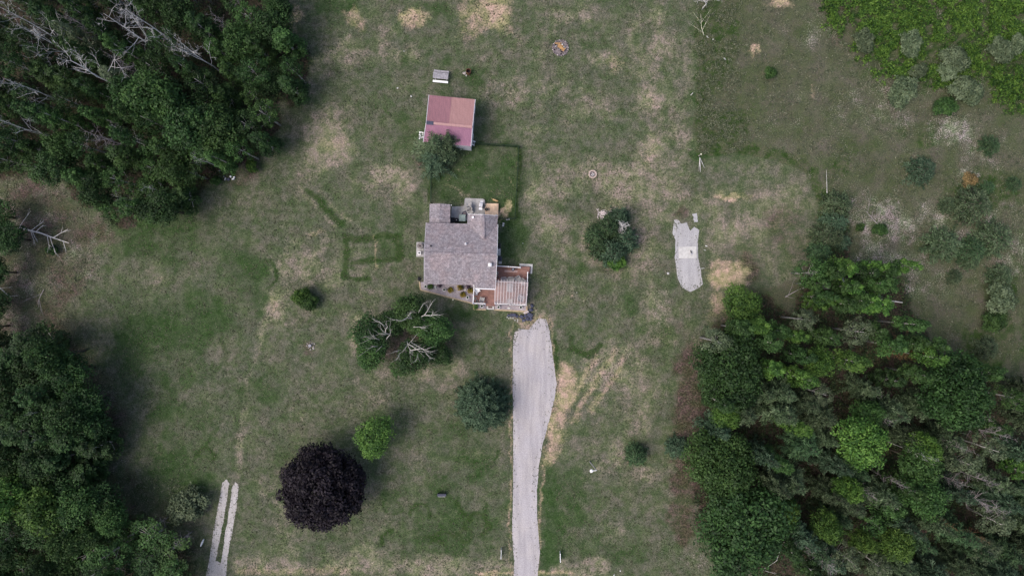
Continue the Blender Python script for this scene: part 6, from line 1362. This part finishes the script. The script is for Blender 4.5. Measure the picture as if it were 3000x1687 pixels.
for px, py, w_, h_, mt_, lb in [(675, 517, 5, 5, 'white', 'white tub, leftmost of the bright rubbish at the wood edge'), (685, 519, 5, 4, 'white', 'white box, rightmost of the bright rubbish at the wood edge'), (682, 524, 7, 4, 'white', 'white crate, lowest of the bright rubbish at the wood edge'), (659, 524, 3, 9, 'grey_plastic', 'grey panel standing left of the rubbish heap'), (668, 525, 8, 7, 'leaf_plum', 'purplish sack in the middle of the rubbish heap'), (654, 516, 4, 4, 'pot', 'small pale can left of the rubbish heap'), (642, 500, 3, 3, 'pot', 'tiny pale can higher up beside the wood edge bushes')]:
    stuffbox('rubbish_item', px, py, w_, h_, 0, .25, R(rng.uniform(-20, 20)), mt_ if mt_ != 'leaf_plum' else 'slate', lb, 'rubbish', 'rubbish dumped at the wood edge', .04)
for px, py in ((1485, 643), (1491, 642), (1475, 655), (1474, 661)): MB().box((*W(px, py).xy, .02), (.22, .2, .05), R(rng.uniform(-10, 10))).thing('stepping_stone', M['pale_concrete'], 'small pale stepping stone by the yard corner right of the house', 'stone', 'stepping stones by the yard corner')
# pale wood chips beside the spruce cluster
m_ = MB()
for k in range(90): b = W(1770 + rng.gauss(0, 9), 628 + rng.gauss(0, 7)); m_.box((b.x, b.y, .04 + rng.random() * .08), (.3, .05, .03), rng.uniform(0, 3.1), 0, R(rng.uniform(-15, 15)))
tag(m_.thing('brush_pile', M['pergola'], 'heap of pale pinkish cut twigs above the spruce cluster', 'brush pile'))
# fallen and leaning dead wood on the ground
def fallen(pts, r0, twigs, mat, label, seed, z=.15):
    rs = random.Random(seed); m_ = MB(); P_ = [W(x, y, z + .12 * i) for i, (x, y) in enumerate(pts)]; n = len(P_)
    m_.tube(P_, [r0 * (1 - .7 * k / (n - 1)) for k in range(n)], 7)
    for k in range(twigs):
        i = rs.randrange(0, n - 1); a = P_[i] + (P_[i + 1] - P_[i]) * rs.random(); d = (P_[i + 1] - P_[i]).normalized(); s_ = rs.choice((-1, 1))
        d2 = Vector((d.x * .75 - d.y * s_ * .7, d.y * .75 + d.x * s_ * .7, rs.uniform(.1, .5))); L = rs.uniform(.8, 2.6)
        m_.tube([a, a + d2 * L * .5 + Vector((0, 0, .05)), a + d2 * L], [r0 * .35, r0 * .25, r0 * .1], 5)
        for j in range(2): c_ = a + d2 * L * rs.uniform(.4, .9); m_.tube([c_, c_ + (d2 + Vector((rs.uniform(-.6, .6), rs.uniform(-.6, .6), .2))) * L * .35], [r0 * .18, r0 * .06], 4)
    return m_.thing('fallen_tree', M[mat], label, 'dead tree', 'fallen dead trees')
fallen([(-20, 666), (60, 668), (120, 683), (160, 698), (202, 712)], .13, 12, 'dead_wood', 'white fallen tree with side branches at the left edge clearing', 1)
fallen([(0, 843), (16, 858), (32, 873)], .08, 2, 'dead_wood', 'short pale trunk poking in at the left photo edge', 2, .8)
fallen([(128, 848), (118, 868), (110, 888)], .05, 5, 'grey_wood', 'twiggy grey branch lying near the left edge bare ground', 3)
fallen([(2466, 812), (2478, 838), (2490, 868), (2503, 902)], .12, 0, 'dead_wood', 'pale log lying through the poplar grove', 4, .3)
fallen([(2574, 660), (2556, 640), (2536, 618)], .05, 6, 'grey_wood', 'thin fallen sapling beside the small meadow bush', 5)
fallen([(2644, 886), (2600, 880), (2556, 872)], .07, 3, 'dead_wood', 'pale fallen pole right of the poplar grove', 6)
fallen([(2300, 870), (2340, 848), (2372, 838)], .05, 3, 'grey_wood', 'thin grey branch lying on brown ground by the right wood', 7)
fallen([(2062, 104), (2055, 80), (2053, 44)], .03, 5, 'cream', 'cream bare sapling in the tall grass near the top edge', 8)
fallen([(2423, 566), (2422, 530), (2421, 498)], .035, 0, 'dead_wood', 'thin pale pole standing at the top of the meadow hedge', 9, .4)
fallen([(186, 1145), (205, 1155), (242, 1163)], .06, 4, 'dead_wood', 'white dead limb lying over the lower left wood edge', 10, 5.5)
fallen([(2230, 1670), (2255, 1655), (2278, 1640)], .05, 2, 'dead_wood', 'pale thin branch below the largest dark tree of the right wood', 11, .3)
b = W(2085, -12, 4); o = empty('bare_tree', Vector((b.x, b.y, 0)), 'white bare tree cut by the top photo edge above the tall grass', 'tree')
t_ = bpy.data.objects.new('trunk', lib_mesh(bare_tree(331, 4.5, 1.8, .08, 3, nmain=12), 'trunk', M['dead_wood'])); C.objects.link(t_); t_.parent = o
